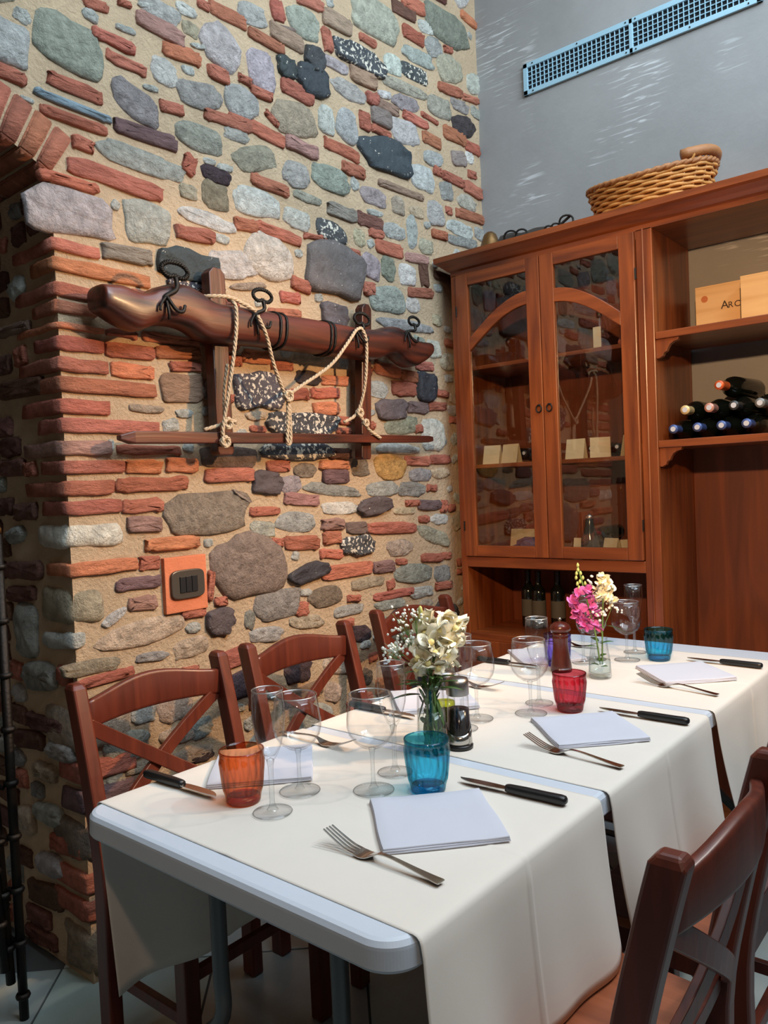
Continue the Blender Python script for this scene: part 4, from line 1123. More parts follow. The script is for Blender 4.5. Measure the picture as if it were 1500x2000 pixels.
rope('beige hemp rope tied over the yoke and around its left post and plank',
 [[(-1.86,1.437,1.872),(-1.835,1.455,1.872),(-1.82,1.50,1.874),(-1.825,1.553,1.866),(-1.815,1.60,1.845)],
  [(-1.84,1.514,1.873),(-1.812,1.518,1.850),(-1.808,1.514,1.785),(-1.815,1.503,1.693),(-1.83,1.486,1.572),(-1.84,1.474,1.497),(-1.842,1.473,1.47),(-1.845,1.480,1.438)],
  [(-1.84,1.500,1.68),(-1.85,1.492,1.6),(-1.845,1.484,1.53)],
  [(-1.878,1.433,1.487),(-1.86,1.47,1.499),(-1.85,1.513,1.514),(-1.855,1.535,1.510)]],
 [((-1.845,1.492,1.505),.013),((-1.842,1.476,1.450),.013)],(-1.85,1.49,1.45))
rope('beige hemp rope hanging in a V between two ring hooks, looped round the plank',
 [[(-1.80,1.592,1.829),(-1.80,1.623,1.774),(-1.82,1.669,1.685),(-1.835,1.723,1.603)],
  [(-1.835,1.732,1.602),(-1.83,1.788,1.635),(-1.81,1.912,1.712),(-1.80,1.993,1.796),(-1.805,2.04,1.842),(-1.81,2.072,1.856)],
  [(-1.835,1.733,1.597),(-1.84,1.735,1.525),(-1.842,1.729,1.465),(-1.845,1.736,1.446),(-1.842,1.744,1.46),(-1.842,1.746,1.54),(-1.835,1.737,1.597)]],
 [((-1.835,1.732,1.600),.014)],(-1.84,1.735,1.46))
rope('beige hemp rope running from the third ring hook down to the right post and plank',
 [[(-1.81,2.075,1.856),(-1.808,2.097,1.81),(-1.82,2.098,1.681),(-1.84,2.092,1.6),(-1.855,2.072,1.555),(-1.87,2.03,1.531)],
  [(-1.85,2.095,1.56),(-1.85,2.112,1.535),(-1.848,2.14,1.505),(-1.848,2.20,1.478)]],
 [((-1.85,2.088,1.565),.012),((-1.85,2.118,1.53),.010)],(-1.85,2.1,1.5))
# ------------------------------------------------------------------ table
TX0,TX1,TY0,TY1,TZ=-1.337,-.597,.698,2.60,.7385
t=thing('folding_table','long white plastic folding table with grey steel legs set for dinner','table',((TX0+TX1)/2,1.65,0))
tc=Vector(((TX0+TX1)/2,1.65,0))
def rrect(x0,x1,y0,y1,r,n=20):
    P=[]
    for cx,cy,a0 in ((x1-r,y1-r,0),(x0+r,y1-r,PI/2),(x0+r,y0+r,PI),(x1-r,y0+r,1.5*PI)):
        for i in range(n+1): a=a0+PI/2*i/n; P.append((cx+r*math.cos(a),cy+r*math.sin(a)))
    return P
bm=B(); lay=[(.010,TZ-.043),(.003,TZ-.041),(0,TZ-.036),(0,TZ-.036),(.001,TZ-.012),(.0015,TZ-.008),(.006,TZ-.002),(.012,TZ)]
V=[[bm.verts.new((x,y,z)) for x,y in rrect(TX0+d,TX1-d,TY0+d,TY1-d,.055-d)] for d,z in lay]
for A,C in zip(V,V[1:]):
    for i in range(len(A)): bm.faces.new((A[i],A[(i+1)%len(A)],C[(i+1)%len(A)],C[i]))
bm.faces.new(V[-1]); bm.faces.new(list(reversed(V[0])))
for v in bm.verts: v.co-=tc
obj('tabletop',bm,M['tabletop'],t,smooth=False,bevel=0)
for f_ in t.children[0].data.polygons:
    f_.use_smooth=False
def tl(name,pts,r):
    bm=tube(B(),[Vector(p)-tc for p in pts],r,12); obj(name,bm,M['leg'],t,smooth=True)
for yy,s in ((.83,1),(2.46,-1)):
    for x,fx in ((-1.115,-1.27),(-.822,-.68)):
        tl('leg',spline([(x,yy,TZ-.047),(x,yy,.47),(x,yy,.38),(x+(fx-x)*.35,yy,.32),(fx,yy,.22),(fx,yy,.0)],5),.0145)
    tl('crossbar',[(-1.115,yy,.60),(-.822,yy,.60)],.009); tl('foot_bar',[(-1.27,yy,.10),(-.68,yy,.10)],.010)
    tl('brace',[(-.967,yy,.6),(-.967,yy+s*.42,TZ-.046)],.007); tl('top_bar',[(-1.22,yy,TZ-.052),(-.71,yy,TZ-.052)],.008)
# cloth runners
def runner(y0,y1,h0,h1,zr,zl,label,seed,lh0=0,lh1=0):
    rr=random.Random(seed); bm=B(); prof=[]; R=.012; zt=TZ+.0012; xr,xl=TX1+.006,TX0-.006
    nd=16
    for i in range(nd,0,-1): s=i/nd; prof.append((xr+.002,zt-R-(zt-R-zr)*s,s,1))
    for i in range(4): a=PI/2*i/3; prof.append((xr-R+R*math.cos(a),zt-R+R*math.sin(a),0,0))
    for i in range(1,28): prof.append((xr-R-(xr-xl-2*R)*i/28,zt,0,0))
    for i in range(4): a=PI/2+PI/2*i/3; prof.append((xl+R+R*math.cos(a),zt-R+R*math.sin(a),0,0))
    for i in range(1,nd+1): s=i/nd; prof.append((xl-.002,zt-R-(zt-R-zl)*s,s,-1))
    NY=96; ym=.5; p1,p2=rr.uniform(0,6),rr.uniform(0,6); G=[]
    for k,(x,z,s,sd) in enumerate(prof):
        row=[]
        for j in range(NY+1):
            v=j/NY
            if sd>=0: y=y0+h0*s**1.5+(y1+h1*s**1.5-y0-h0*s**1.5)*v
            else: y=y0+lh0*s+(y1+lh1*s-y0-lh0*s)*v
            dx=0;dz=0
            if s>0:
                am=.014*s**1.3; dx=am*(math.sin(v*9+p1)+.5*math.sin(v*17+p2))*sd+.008*s*sd+abs(am)*.6*sd
                if sd<0: dx+=.018*s+.012*s
                dx-=.0035*sd*math.exp(-((v-ym)/.006)**2)*-1
            else:
                dz=.0012*math.exp(-((v-ym)/.006)**2)+.0010*math.exp(-((x+.965)/.006)**2)+.0003*noise.noise(Vector((x*9,y*9,seed)))+.0003
            row.append(bm.verts.new((x+dx,y,z+dz)))
        G.append(row)
    for A,C in zip(G,G[1:]):
        for j in range(NY): bm.faces.new((A[j],A[j+1],C[j+1],C[j]))
    bmesh.ops.recalc_face_normals(bm,faces=bm.faces[:])
    o=obj('table_runner',bm,M['cloth'],smooth=True,label=label,cat='tablecloth',group='ivory cloth runners across the table')
    md=o.modifiers.new('thick','SOLIDIFY'); md.thickness=.0009; md.offset=-1
    return o
runner(.740,1.258,0,.035,.462,.363,'ivory cloth runner across the near end of the table under orange tumbler',1,lh0=.02,lh1=.0)
runner(1.293,1.838,.060,.02,.462,.363,'ivory cloth runner across the middle of the table under red tumbler',2)
runner(1.879,2.475,.055,.03,.462,.363,'ivory cloth runner across the far table end under flowers and pepper mill',3)
ZT=TZ+.0030
# napkins
def napkin(x,y,rot,label):
    t=thing('folded_napkin',label,'napkin',(x,y,ZT),rot,group='folded white napkins')
    for k in range(3):
        bm=B(); n=10; a=.100-.0008*k; zt=.0025+.0030*k
        def zf(u,v): return zt+.0012*noise.noise(Vector((u*2+x,v*2+y,k)))+.0020*max(0,u)**3
        g=[[bm.verts.new((a*(2*i/n-1)*(1+.012*math.sin(j*.6)),a*(2*j/n-1)*(1+.010*math.sin(i*.5+k)),zf(2*i/n-1,2*j/n-1))) for j in range(n+1)] for i in range(n+1)]
        for i in range(n):
            for j in range(n): bm.faces.new((g[i][j],g[i+1][j],g[i+1][j+1],g[i][j+1]))
        o=obj('fold_layer',bm,M['napkin'],t,smooth=True); md=o.modifiers.new('s','SOLIDIFY'); md.thickness=.0028; md.offset=-1
        md=o.modifiers.new('b','BEVEL'); md.width=.0009; md.segments=2
for x,y,r,l in ((-.772,1.018,.03,'folded white napkin on the near right place beside blue tumbler'),(-.772,1.585,.02,'folded white napkin on the right middle place beside red tumbler'),(-.768,2.185,-.01,'folded white napkin on the far right place beside small cyan tumbler'),
  (-1.212,1.030,0,'folded white napkin behind orange tumbler on the wall side'),(-1.205,1.60,.03,'folded white napkin behind the cream bouquet on the wall side'),(-1.205,2.20,0,'folded white napkin on the far wall-side place')):
    napkin(x,y,PI/4+r,l)
# fork: tines towards -x local, handle +x; length .225
def make_fork(label):
    t=thing('fork',label,'fork',group='steel table forks')
    bm=B(); pts=[];wv=[];
    prof=[(-.042,.0035,.0125),(-.030,.0022,.0135),(-.018,.0035,.0115),(-.006,.0085,.0062),(.006,.0125,.0038),(.03,.0125,.0036),(.07,.0085,.0050),(.10,.0055,.0070),(.114,.0045,.0080),(.118,.0045,.0070)]
    sp=spline(prof,3)
    ribbon(bm,[(p[0],0,p[1]) for p in sp],[(0,p[2],0) for p in sp],(0,0,.0011)); o=obj('handle',bm,M['steel'],t,smooth=False,bevel=.0006)
    for k in range(4):
        y=-.0105+k*.007; s_=spline([(-.041,y,.0036),(-.060,y,.0062),(-.085,y*.93,.0150),(-.106,y*.88,.0235)],3)
        obj('tine',ribbon(B(),s_,[(0,.0019-.0006*i/len(s_),0) for i in range(len(s_))],(0,0,.0009)),M['steel'],t)
    return t
F0=make_fork('steel dinner fork on near cloth runner, right of the table front edge'); F0.location=(-.760,.859,ZT); F0.rotation_euler=(0,0,-.03)
for x,y,r,l in ((-.733,1.421,-.12,'steel dinner fork beside the middle right napkin'),(-.738,2.026,-.19,'steel dinner fork beside the far right napkin'),
  (-1.225,1.20,PI,'steel dinner fork near the wall side behind balloon glasses, on near runner'),(-1.21,1.775,PI,'steel dinner fork on the wall side beyond the vinegar cruet'),(-1.21,2.385,PI,'steel dinner fork at the far wall-side corner')):
    dup(F0,(x,y,ZT),r,l)
def make_knife(label):
    t=thing('steak_knife',label,'knife',group='black handled steak knives')
    bm=B(); s_=spline([(-.104,.0045,.0006),(-.098,.002,.0035),(-.08,0,.0078),(-.05,0,.0088),(-.02,.0,.0082),(-.004,.0,.0062)],4)
    ribbon(bm,[(p[0],p[1],.0075) for p in s_],[(0,p[2],0) for p in s_],(0,0,.0008)); obj('blade',bm,M['steel'],t)
    bm=B(); hh=[(-.006,.0065,.006),(0,.0078,.0072),(.03,.0092,.0078),(.07,.0088,.0078),(.098,.0095,.0082),(.106,.0085,.0072),(.109,.0055,.0045)]
    rings=[]
    for x,w_,h in hh: rings.append([bm.verts.new((x,w_*math.copysign(abs(math.cos(a))**.7,math.cos(a)),.0085+h*math.copysign(abs(math.sin(a))**.7,math.sin(a)))) for a in [2*PI*i/14 for i in range(14)]])
    for A,C in zip(rings,rings[1:]):
        for i in range(14): bm.faces.new((A[i],A[(i+1)%14],C[(i+1)%14],C[i]))
    bm.faces.new(rings[0][::-1]); bm.faces.new(rings[-1]); obj('handle',bm,M['blackp'],t,smooth=True)
    return t
K0=make_knife('black handled steak knife on near runner right of blue tumbler'); K0.location=(-.733,1.188,ZT); K0.rotation_euler=(0,0,.05)
for x,y,r,l in ((-.712,1.737,.0,'black handled steak knife beyond the middle right napkin'),(-.716,2.354,-.03,'black handled steak knife at the far right place'),
   (-1.258,.866,PI+.05,'black handled steak knife at the near left table corner beside orange tumbler'),(-1.25,1.452,PI,'black handled steak knife on the wall side behind the cream bouquet'),(-1.25,2.045,PI,'black handled steak knife on the wall side left of the purple tumbler')):
    dup(K0,(x,y,ZT),r,l)
# ------------------------------------------------------------------ glassware
def make_wine(label):
    t=thing('wine_glass',label,'wine glass',group='balloon wine glasses')
    obj('bowl',lathe(B(),[(.0055,.0775),(.018,.0815),(.032,.092),(.0415,.106),(.0450,.120),(.0445,.135),(.0420,.155),(.0388,.1785),(.0380,.1785),(.0410,.155),(.0434,.135),(.0438,.120),(.0402,.107),(.031,.094),(.018,.085),(.0,.0825)],40),M['glass'],t,smooth=True)
    obj('rim',tube(B(),[(.0384*math.cos(2*PI*i/40),.0384*math.sin(2*PI*i/40),.1787) for i in range(40)],.0010,6,closed=True),M['rim'],t,smooth=True)  # added ring that draws the highlight along the lip
    obj('stem',lathe(B(),[(.0095,.0052),(.005,.012),(.0038,.022),(.0036,.052),(.0042,.068),(.0065,.0785),(.0,.0805)],20),M['stemglass'],t,smooth=True)
    obj('foot',lathe(B(),[(0,.0),(.037,.0),(.0375,.0012),(.037,.002),(.012,.0048),(.0,.0058)],40),M['glass'],t,smooth=True)
    obj('foot_rim',tube(B(),[(.0372*math.cos(2*PI*i/40),.0372*math.sin(2*PI*i/40),.0013) for i in range(40)],.0009,6,closed=True),M['stemglass'],t,smooth=True); return t
def make_flute(label):
    t=thing('flute_glass',label,'flute',group='tall flute glasses')
    obj('bowl',lathe(B(),[(.0055,.090),(.012,.099),(.0195,.115),(.0258,.138),(.0287,.165),(.0288,.19),(.0272,.214),(.0265,.214),(.0279,.19),(.0277,.165),(.0248,.138),(.0185,.116),(.010,.101),(.0,.098)],40),M['glass'],t,smooth=True)
    obj('rim',tube(B(),[(.02685*math.cos(2*PI*i/40),.02685*math.sin(2*PI*i/40),.2142) for i in range(40)],.0010,6,closed=True),M['rim'],t,smooth=True)  # extra ring put in as the lip's bright highlight
    obj('stem',lathe(B(),[(.0105,.0052),(.0058,.011),(.0044,.02),(.0042,.060),(.0048,.080),(.0068,.092),(.0,.096)],20),M['stemglass'],t,smooth=True)
    obj('foot',lathe(B(),[(0,.0),(.0335,.0),(.0340,.0012),(.0335,.002),(.012,.0048),(.0,.0058)],40),M['glass'],t,smooth=True)
    obj('foot_rim',tube(B(),[(.0337*math.cos(2*PI*i/40),.0337*math.sin(2*PI*i/40),.0013) for i in range(40)],.0009,6,closed=True),M['stemglass'],t,smooth=True); return t
W0=make_wine('balloon wine glass left of the blue tumbler on near runner'); W0.location=(-.944,1.062,ZT)
for x,y,l in ((-1.056,.983,'balloon wine glass behind the orange tumbler, next to flute'),(-1.025,1.531,'balloon wine glass right of the vinegar cruet'),(-.940,1.634,'balloon wine glass left of the red tumbler'),(-.970,2.275,'balloon wine glass left of the small far cyan tumbler'),(-1.06,2.235,'balloon wine glass behind the pink snapdragons')):
    dup(W0,(x,y,ZT),0,l)
L0=make_flute('tall flute in front, directly right of the orange tumbler'); L0.location=(-1.026,.889,ZT)
for x,y,l in ((-.968,1.154,'tall flute between balloon glass and blue tumbler'),(-1.012,1.452,'tall flute behind the vinegar cruet'),(-.966,1.722,'tall flute left of pepper mill and red tumbler'),(-.992,2.388,'tall flute furthest right, behind far balloon glass'),(-1.066,2.178,'tall flute left of the pink snapdragons')):
    dup(L0,(x,y,ZT),0,l)
def tumbler(col,x,y,label,h=.094,r=.0405):
    t=thing('tumbler',label,'tumbler',(x,y,ZT),group='coloured glass tumblers')
    def mod(a,z):
        s=max(0,min(1,(z-.014)/.01))*max(0,min(1,(h-.012-z)/.006)); return 1+.075*s*abs(math.sin(a*8+.7*math.sin(z*75)))
    P=[]
    for i in range(19): z=.002+(h-.002)*i/18; P.append((r*(.74+.26*(z/h)**.75),z))
    inner=[(p[0]-.0022,p[1]) for p in reversed(P) if p[1]>.013]
    obj('wall',lathe(B(),[(r*.70,0)]+P+inner+[(0,.013)],144,mod=mod),M[col],t,smooth=True)
    obj('rim',tube(B(),[((r-.001)*math.cos(2*PI*i/48),(r-.001)*math.sin(2*PI*i/48),h) for i in range(48)],.0012,6,closed=True),M[col+'_base'],t,smooth=True)
    obj('bottom',lathe(B(),[(0,.0),(r*.70,.0),(r*.735,.0025),(r*.735,.011),(0,.011)],40),M[col+'_base'],t,smooth=True)
tumbler('orange',-1.108,.893,'orange glass tumbler at near left of the table')
tumbler('cyan',-.861,1.118,'large blue glass tumbler in the middle of near runner',.096,.0415)
tumbler('red',-.876,1.710,'red glass tumbler in front of the pepper mill',.090,.0405)
tumbler('purple',-1.117,2.113,'purple glass tumbler half hidden behind the pepper mill')
tumbler('cyan',-.892,2.328,'cyan glass tumbler at the far right of the table',.092,.042)
# pepper mill
t=thing('pepper_mill','dark turned wooden pepper mill with small steel knob','pepper mill',(-1.078,2.058,ZT))
obj('body',lathe(B(),[(0,0),(.030,0),(.031,.006),(.029,.02),(.0235,.055),(.021,.080),(.0225,.095),(.0235,.100),(.021,.103),(.0235,.106),(.0225,.112),(0,.112)],28),M['mill'],t,smooth=True)
obj('head',lathe(B(),[(.020,.113),(.029,.118),(.0305,.124),(.028,.133),(.018,.141),(.006,.144),(0,.144)],28),M['mill'],t,smooth=True)
obj('knob',lathe(B(),[(.003,.144),(.003,.147),(.0052,.150),(.0052,.154),(0,.157)],14),M['steel'],t,smooth=True)
# cruets
def cruet(x,y,label,fill):
    t=thing('cruet',label,'cruet',(x,y,ZT))
    obj('glass_body',lathe(B(),[(0,.004),(.0265,.004),(.0262,.02),(.0235,.09),(.022,.118),(.0205,.118),(.022,.09),(.0248,.02),(0,.008)],28),M['glass'],t,smooth=True)
    obj('liquid',lathe(B(),[(0,.006),(.0252,.007),(.0247,.02),(.0226,.082),(0,.082)],28),fill,t,smooth=True)
    obj('base_ring',lathe(B(),[(0,0),(.029,0),(.0295,.006),(.0275,.009),(0,.009)],28),M['blackp'],t,smooth=True)
    bm=B(); n=28; rows=[]
    for i in range(n+1):
        a=2*PI*i/n; top=.030+.016*(1+math.cos(a-2.2)); rows.append([bm.verts.new(((.0272-.0018*zz/.06)*math.cos(a),(.0272-.0018*zz/.06)*math.sin(a),zz)) for zz in (.009,top*.6,top)])
    for A,C in zip(rows,rows[1:]):
        for k in range(2): bm.faces.new((A[k],C[k],C[k+1],A[k+1]))
    o=obj('steel_shell',bm,M['steel'],t,smooth=True); md=o.modifiers.new('s','SOLIDIFY'); md.thickness=.0008; md.offset=1
    obj('cap',lathe(B(),[(.0235,.112),(.0242,.114),(.0242,.136),(.0225,.146),(.012,.149),(0,.149)],28),M['satin'],t,smooth=True)
cruet(-.948,1.345,'vinegar cruet with dark liquid, steel cap and steel base',M['vinegar'])
cruet(-1.005,1.375,'oil cruet with yellow green oil behind the vinegar cruet',M['oil'])
# ------------------------------------------------------------------ vases and flowers
def vase(x,y,prof,label,water):
    t=thing('glass_vase',label,'vase',(x,y,ZT)); inner=[(max(r-.002,0),z) for r,z in reversed(prof) if z>.006]
    obj('body',lathe(B(),[(0,0)]+prof+inner+[(0,.008)],32),M['glass'],t,smooth=True)
    wp=[(r-.0025,z) for r,z in prof if .006<z<water]; obj('water',lathe(B(),[(0,.009)]+[(wp[0][0],.009)]+wp+[(wp[-1][0],water),(0,water)],28),M['water'],t,smooth=True)
vase(-.974,1.285,[(.028,0),(.0305,.004),(.031,.03),(.0295,.09),(.0275,.135),(.0285,.145)],'clear glass bottle vase filled with green stems, near the cruet',.09)
vase(-.950,2.040,[(.029,0),(.0315,.004),(.0315,.015),(.029,.05),(.0235,.088),(.022,.105),(.023,.112)],'small clear glass vase holding pink snapdragons beside the pepper mill',.05)
UP=Vector((0,0,1)); RT=Vector((CR.x,CR.y,0)).normalized(); BK=Vector((-RT.y,RT.x,0))
def petal(bm,c,d,s,rr):
    """one ruffled petal patch from c along d"""
    d=d.normalized(); side=d.cross(Vector((rr.uniform(-1,1),rr.uniform(-1,1),rr.uniform(-1,1)))).normalized(); n_=side.cross(d); g=[]
    for i in range(5):
        u=i/4; w_=s*.62*math.sin(PI*(.18+.72*u)); row=[]
        for j in range(5):
            v=j/2-1; row.append(bm.verts.new(c+d*(s*u)+side*(w_*v)+n_*(s*.35*u*u+s*.16*math.sin(v*5+u*4)*u)))
        g.append(row)
    for A,C in zip(g,g[1:]):
        for j in range(4): bm.faces.new((A[j],A[j+1],C[j+1],C[j]))
def blossom(t,c,s,m,rr,out,cm=None,n=6):
    bm=B()
    for k in range(n):
        d=(out*.7+Vector((rr.uniform(-1,1),rr.uniform(-1,1),rr.uniform(-.8,.8)))).normalized(); petal(bm,c,d,s*rr.uniform(.8,1.15),rr)
    o=obj('blossom',bm,m,t,smooth=True)
    if cm:
        b2=B(); bmesh.ops.create_icosphere(b2,subdivisions=1,radius=s*.28); 
        for v in b2.verts: v.co+=c+out.normalized()*s*.35
        obj('throat',b2,cm,o,smooth=True)
def leaf(t,c,d,L,w_,m=None):
    d=d.normalized(); s_=d.cross(UP); s_=s_.normalized() if s_.length>.01 else Vector((1,0,0)); bm=B(); pts=[];ws=[]
    for i in range(7): u=i/6; pts.append(c+d*L*u-UP*L*.30*u*u); ws.append(tuple(s_*(w_*math.sin(PI*min(.97,.08+.9*u))+.0004)))
    ribbon(bm,pts,ws,tuple(UP*.0004)); obj('leaf',bm,m or M['leaf'],t,smooth=True)
def bouquet1():
    rr=random.Random(11); base=Vector((-.974,1.285,ZT)); k_=.00107
    t=thing('cream_bouquet','bouquet of cream snapdragons and baby\'s breath standing in the near glass vase','flowers',base)
    P=lambda px,py,dep=0:RT*((px-848)*k_)+UP*((1470-py)*k_)+BK*dep
    heads=[(880,1208,.01),(868,1222,-.015),(895,1232,.0),(852,1250,-.02),(842,1232,.01),(885,1256,-.01),(878,1275,-.02),(858,1272,-.025),(838,1262,.0),(828,1282,-.015),(845,1290,-.03),(898,1262,.012),(868,1246,.02),(850,1215,.02),(825,1300,-.02),(890,1282,-.01),(905,1222,.02),(862,1296,-.03)]
    for px,py,dp in heads:
        c=P(px,py,dp); blossom(t,c,.026,M['petal'],rr,Vector((c.x,c.y,rr.uniform(-.05,.03)))+RT*.0-BK*.03,M['petalc'],6)
    for px,py in ((878,1240),(850,1262),(895,1270),(835,1205),(835,1192)):
        c=P(px,py,0); b2=lathe(B(),[(0,-.009),(.004,-.005),(.005,0),(.0035,.007),(0,.010)],8,c); obj('bud',b2,M['bud'],t,smooth=True)
    for i in range(9):
        px,py,dp=heads[i*2%len(heads)]; a=Vector((rr.uniform(-.016,.016),rr.uniform(-.016,.016),.012)); obj('stem',tube(B(),spline([a,Vector((a.x*1.1,a.y*1.1,.12)),P(px,py,dp)],5),.0018,6),M['stemg'],t,smooth=True)
    for i in range(64):
        z_=.015+rr.random()*.115; a=rr.uniform(0,2*PI); r_=rr.uniform(.004,.017); d_=Vector((math.cos(a)*.35,math.sin(a)*.35,rr.choice((1,1,-.8)))) if z_>.1 else Vector((-math.sin(a)*.5,math.cos(a)*.5,rr.choice((1,-.9)))); leaf(t,Vector((r_*math.cos(a),r_*math.sin(a),z_)),d_,rr.uniform(.022,.034) if z_<.11 else .045,.0058)
    for i in range(12):
        a=rr.uniform(0,2*PI); leaf(t,Vector((.012*math.cos(a),.012*math.sin(a),.135+rr.random()*.035)),Vector((math.cos(a),math.sin(a),.5)),rr.uniform(.045,.065),.006)
    leaf(t,P(828,1355),-RT+UP*.15,.062,.007); leaf(t,P(862,1345),RT+UP*.2,.055,.007)
    bm=B(); st=B()
    for ccx,ccy,rx,n_ in ((783,1262,20,46),(800,1205,20,26),(805,1245,24,40),(770,1275,10,10),(825,1200,14,14)):
        for _ in range(n_):
            c=P(ccx+rr.gauss(0,rx*.6),ccy+rr.gauss(0,rx*.55),rr.gauss(0,.012)); r_=rr.uniform(.0022,.0042); x=bmesh.ops.create_icosphere(bm,subdivisions=1,radius=r_)
            for v in x['verts']: v.co+=c
        tube(st,spline([Vector((0,0,.12)),P(830,1310),P(ccx,ccy)],5),.0009,5)
        for _ in range(8): tube(st,[P(ccx+(830-ccx)*.35,ccy+(1310-ccy)*.35),P(ccx+rr.gauss(0,rx*.6),ccy+rr.gauss(0,rx*.5),rr.gauss(0,.01))],.0005,4)
    obj('baby_breath',bm,M['breath'],t,smooth=True,kind='stuff'); obj('fine_stems',st,M['stemg'],t,kind='stuff')
bouquet1()
def bouquet2():
    rr=random.Random(5); base=Vector((-.950,2.040,ZT)); k_=.00144
    t=thing('pink_bouquet','pink and white snapdragons with baby\'s breath in the far glass vase','flowers',base)
    P=lambda px,py,dep=0:RT*((px-1173)*k_)+UP*((1325-py)*k_)+BK*dep
    tip=P(1137,1108); sp=spline([P(1174,1300),P(1165,1230),P(1150,1165),tip],8); obj('stem',tube(B(),sp,.0022,6),M['stemg'],t,smooth=True)
    for px,py in ((1132,1162),(1150,1152),(1128,1178),(1158,1168),(1135,1190),(1160,1185),(1130,1202),(1165,1200),(1142,1210),(1163,1215),(1170,1228),(1150,1225)):
        c=P(px,py,rr.uniform(-.012,.012)); blossom(t,c,.021,M['pink'],rr,(P(px,py)-P(1150,py))*1.0-BK*.02+UP*-.005,None,6)
    for i,(px,py) in enumerate(((1137,1106),(1137,1115),(1134,1122),(1142,1122),(1133,1130),(1146,1131),(1140,1138),(1135,1142),(1150,1142),(1158,1150),(1138,1150))):
        obj('bud',lathe(B(),[(0,-.006),(.0035,-.003),(.0042,.001),(.002,.006),(0,.008)],8,P(px,py)),M['bud'],t,smooth=True)
    obj('stem',tube(B(),spline([P(1178,1300),P(1180,1240),P(1185,1150)],5),.0022,6),M['stemg'],t,smooth=True)
    for px,py in ((1185,1128),(1178,1140),(1192,1138),(1172,1152),(1186,1150),(1200,1152),(1178,1164),(1196,1166),(1188,1172),(1172,1168),(1200,1176)):
        c=P(px,py,rr.uniform(-.012,.012)); blossom(t,c,.019,M['petal'],rr,(P(px,py)-P(1186,py))-BK*.02,M['petalc'],6)
    bm=B(); st=B()
    for ccx,ccy,rx,n_ in ((1200,1190,12,16),(1172,1200,12,14),(1162,1138,6,8),(1184,1196,8,8)):
        for _ in range(n_):
            c=P(ccx+rr.gauss(0,rx*.7),ccy+rr.gauss(0,rx*.7),rr.gauss(0,.01)); x=bmesh.ops.create_icosphere(bm,subdivisions=1,radius=rr.uniform(.003,.0048))
            for v in x['verts']: v.co+=c
        tube(st,[P(1178,1240),P(ccx,ccy)],.0008,5)
    obj('baby_breath',bm,M['breath'],t,smooth=True,kind='stuff'); obj('fine_stems',st,M['stemg'],t,kind='stuff')
    for z_,a in ((.03,0),(.045,2),(.035,3.6),(.05,5),(.06,1),(.085,4.2),(.095,.4),(.1,2.6)):
        leaf(t,Vector((.003*math.cos(a),.003*math.sin(a),z_)),Vector((math.cos(a),math.sin(a),.5)),.022 if z_<.07 else .04,.008)
    leaf(t,P(1190,1225),RT-UP*.1,.05,.006)
bouquet2()
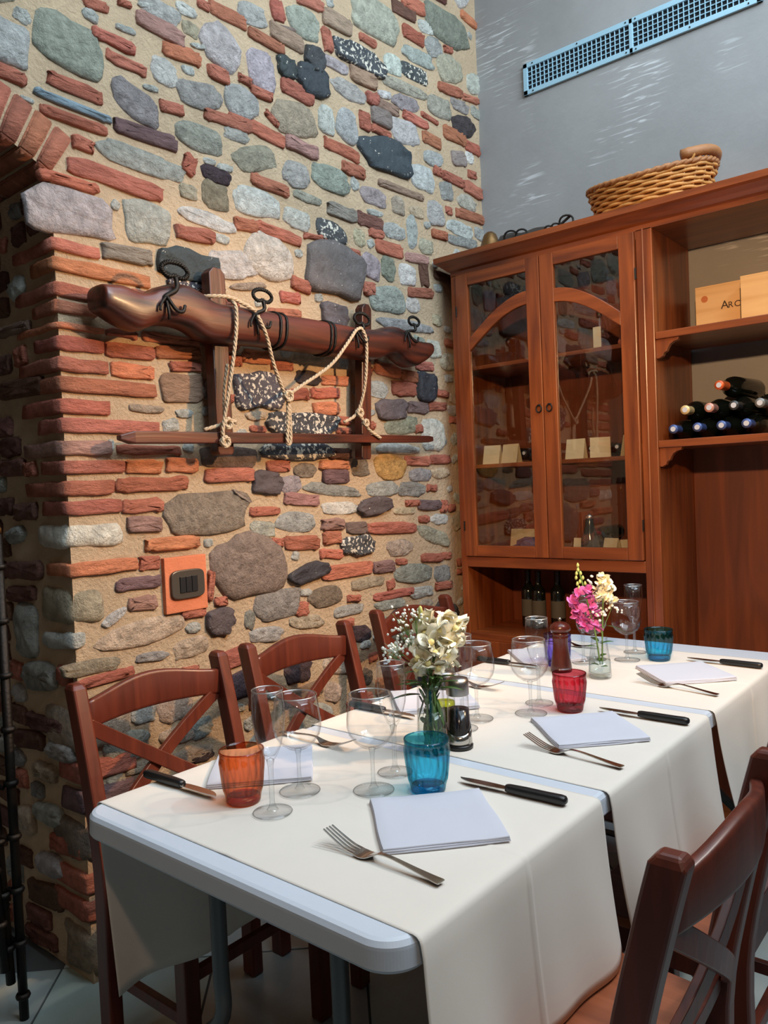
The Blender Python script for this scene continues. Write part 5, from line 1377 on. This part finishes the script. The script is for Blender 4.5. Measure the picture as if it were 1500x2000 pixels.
# ------------------------------------------------------------------ chairs
def make_chair(label):
    t=thing('cross_back_chair',label,'chair',group='cross back dining chairs'); HW=.2075; H=.868
    for s in (-1,1):
        y=s*HW; pts=spline([(.088,y,0),(.086,y,.2),(.088,y,.44),(.058,y,.62),(.020,y,.78),(.0,y,H-.012)],4)
        pts.append(Vector((-.002,y,H))); wv=[(.023,0,.0)]*(len(pts)-1)+[(.014,0,0)]; tv=[(0,.0175,0)]*(len(pts)-1)+[(0,.012,0)]
        obj('leg',ribbon(B(),pts,wv,tv),M['chair'],t,bevel=.005)
    for s in (-1,1): obj('leg',ribbon(B(),[(.365,s*.19,0),(.362,s*.19,.43)],(.019,0,0),(0,.019,0)),M['chair'],t,bevel=.004)
    bow=lambda v:-.030*(1-v*v)
    def xb(z): return .0+.088*max(0,min(1,((H-z)/(H-.44))))**1.05
    bm=B(); N=16; rings=[]
    for i in range(N+1):
        v=2*i/N-1; y=v*(HW-.015); zt=H-.045+.030*(math.cos(v*PI*.9)*.5+.5); zb=H-.112+.006*(1-v*v); x=xb((zt+zb)/2)+bow(v); hz=(zt-zb)/2; zc=(zt+zb)/2
        rings.append([bm.verts.new((x+.011*math.copysign(abs(math.cos(a))**.5,math.cos(a))-.0*zc,y,zc+hz*math.copysign(abs(math.sin(a))**.25,math.sin(a)))) for a in [2*PI*k/16 for k in range(16)]])
    for A,C in zip(rings,rings[1:]):
        for k in range(16): bm.faces.new((A[k],A[(k+1)%16],C[(k+1)%16],C[k]))
    bm.faces.new(rings[0][::-1]); bm.faces.new(rings[-1]); bmesh.ops.recalc_face_normals(bm,faces=bm.faces[:]); obj('crest_rail',bm,M['chair'],t,smooth=True)
    for s in (-1,1):
        pts=[];
        for i in range(13):
            u=i/12; v=2*u-1; z=(H-.10)+((.50)-(H-.10))*u; y=s*v*(HW-.012); pts.append((xb(z)+bow(v)*.9+.006*s,y,z))
        obj('cross_slat',ribbon(B(),pts,(0,.0108,.0135*s),(.0065,0,0)),M['chair'],t,bevel=.002)
    bm=B(); ribbon(bm,[(.086+bow(v)*.3,v*HW,.485) for v in [i/5-1 for i in range(11)]],(0,0,.014),(.010,0,0)); obj('lower_rail',bm,M['chair'],t,bevel=.002)
    bm=B(); P=[(.072,-.205),(.30,-.222),(.375,-.215),(.388,-.18),(.388,.18),(.375,.215),(.30,.222),(.072,.205)]; 
    P=[(.110,-.186),(.110,-.205),(.30,-.222),(.372,-.214),(.388,-.18),(.388,.18),(.372,.214),(.30,.222),(.110,.205),(.110,.186)]; prism(bm,P,.434,.456,'z'); obj('seat',bm,M['seat'],t,bevel=.005)
    bm=B(); box(bm,.35,.375,-.175,.175,.375,.433); box(bm,.10,.12,-.19,.19,.375,.433); 
    for s in (-1,1): box(bm,.12,.345,s*.19-.010,s*.19+.010,.375,.433)
    obj('seat_frame',bm,M['chair'],t,bevel=.002)
    for s in (-1,1): obj('stretcher',ribbon(B(),[(.105,s*.195,.20),(.345,s*.19,.20)],(0,0,.013),(0,.009,0)),M['chair'],t,bevel=.002)
    obj('stretcher',ribbon(B(),[(.087,-.19,.27),(.087,.19,.27)],(0,0,.013),(.009,0,0)),M['chair'],t,bevel=.002); obj('stretcher',ribbon(B(),[(.362,-.172,.29),(.362,.172,.29)],(0,0,.013),(.009,0,0)),M['chair'],t,bevel=.002)
    return t
C0=make_chair('dark wooden cross back chair on the wall side, nearest the brick corner'); C0.location=(-1.738,1.128,0)
dup(C0,(-1.750,1.652,0),.02,'dark wooden cross back chair on the wall side, middle of three')
dup(C0,(-1.800,2.285,0),0,'dark wooden cross back chair on the wall side behind the cream bouquet')
dup(C0,(-.327,1.078,0),PI,'worn dark wooden cross back chair in the right foreground')
dup(C0,(-.330,1.622,0),PI,'dark wooden cross back chair behind the foreground one at the right frame edge')
# ------------------------------------------------------------------ folded iron screen in the archway
t=thing('iron_screen','folded black wrought iron screen with knuckled rods standing in the archway','screen',(-1.975,.865,0))
for k,(dy,dx) in enumerate(((0,0),(-.050,-.03),(-.10,-.01),(-.15,-.04))):
    top=Vector((dx,dy*1.0,1.22-.02*(k%2) if k==0 else 1.30)); bot=Vector((0,dy*.25-.012*k,.0)) if k==0 else Vector((dx*.3,dy*.28-.01,.06+.04*k))
    o=obj('rod',tube(B(),[bot,top],.0115,10),M['iron'],t,smooth=True)
    L=(top-bot).length
    for j in range(9):
        z_=.06+j*.135+.03*k
        if z_>L-.02: break
        p=bot+(top-bot).normalized()*z_; obj('knuckle',lathe(B(),[(0,-.009),(.016,-.006),(.0185,0),(.016,.006),(0,.009)],12,p),M['iron'],o,smooth=True)
    if k==0: obj('finial',lathe(B(),[(0,0),(.010,.004),(.011,.014),(.004,.024),(0,.026)],12,top),M['brass'],o,smooth=True)
for k in range(8):
    z_=.2+k*.13; y0,y1=-.004-.02*(z_),-.12*(z_/1.2)-.03
    obj('cross_bar',tube(B(),[(-.005,y0,z_),(-.02,y1,z_+.05)],.006,6),M['iron'],t,smooth=True)
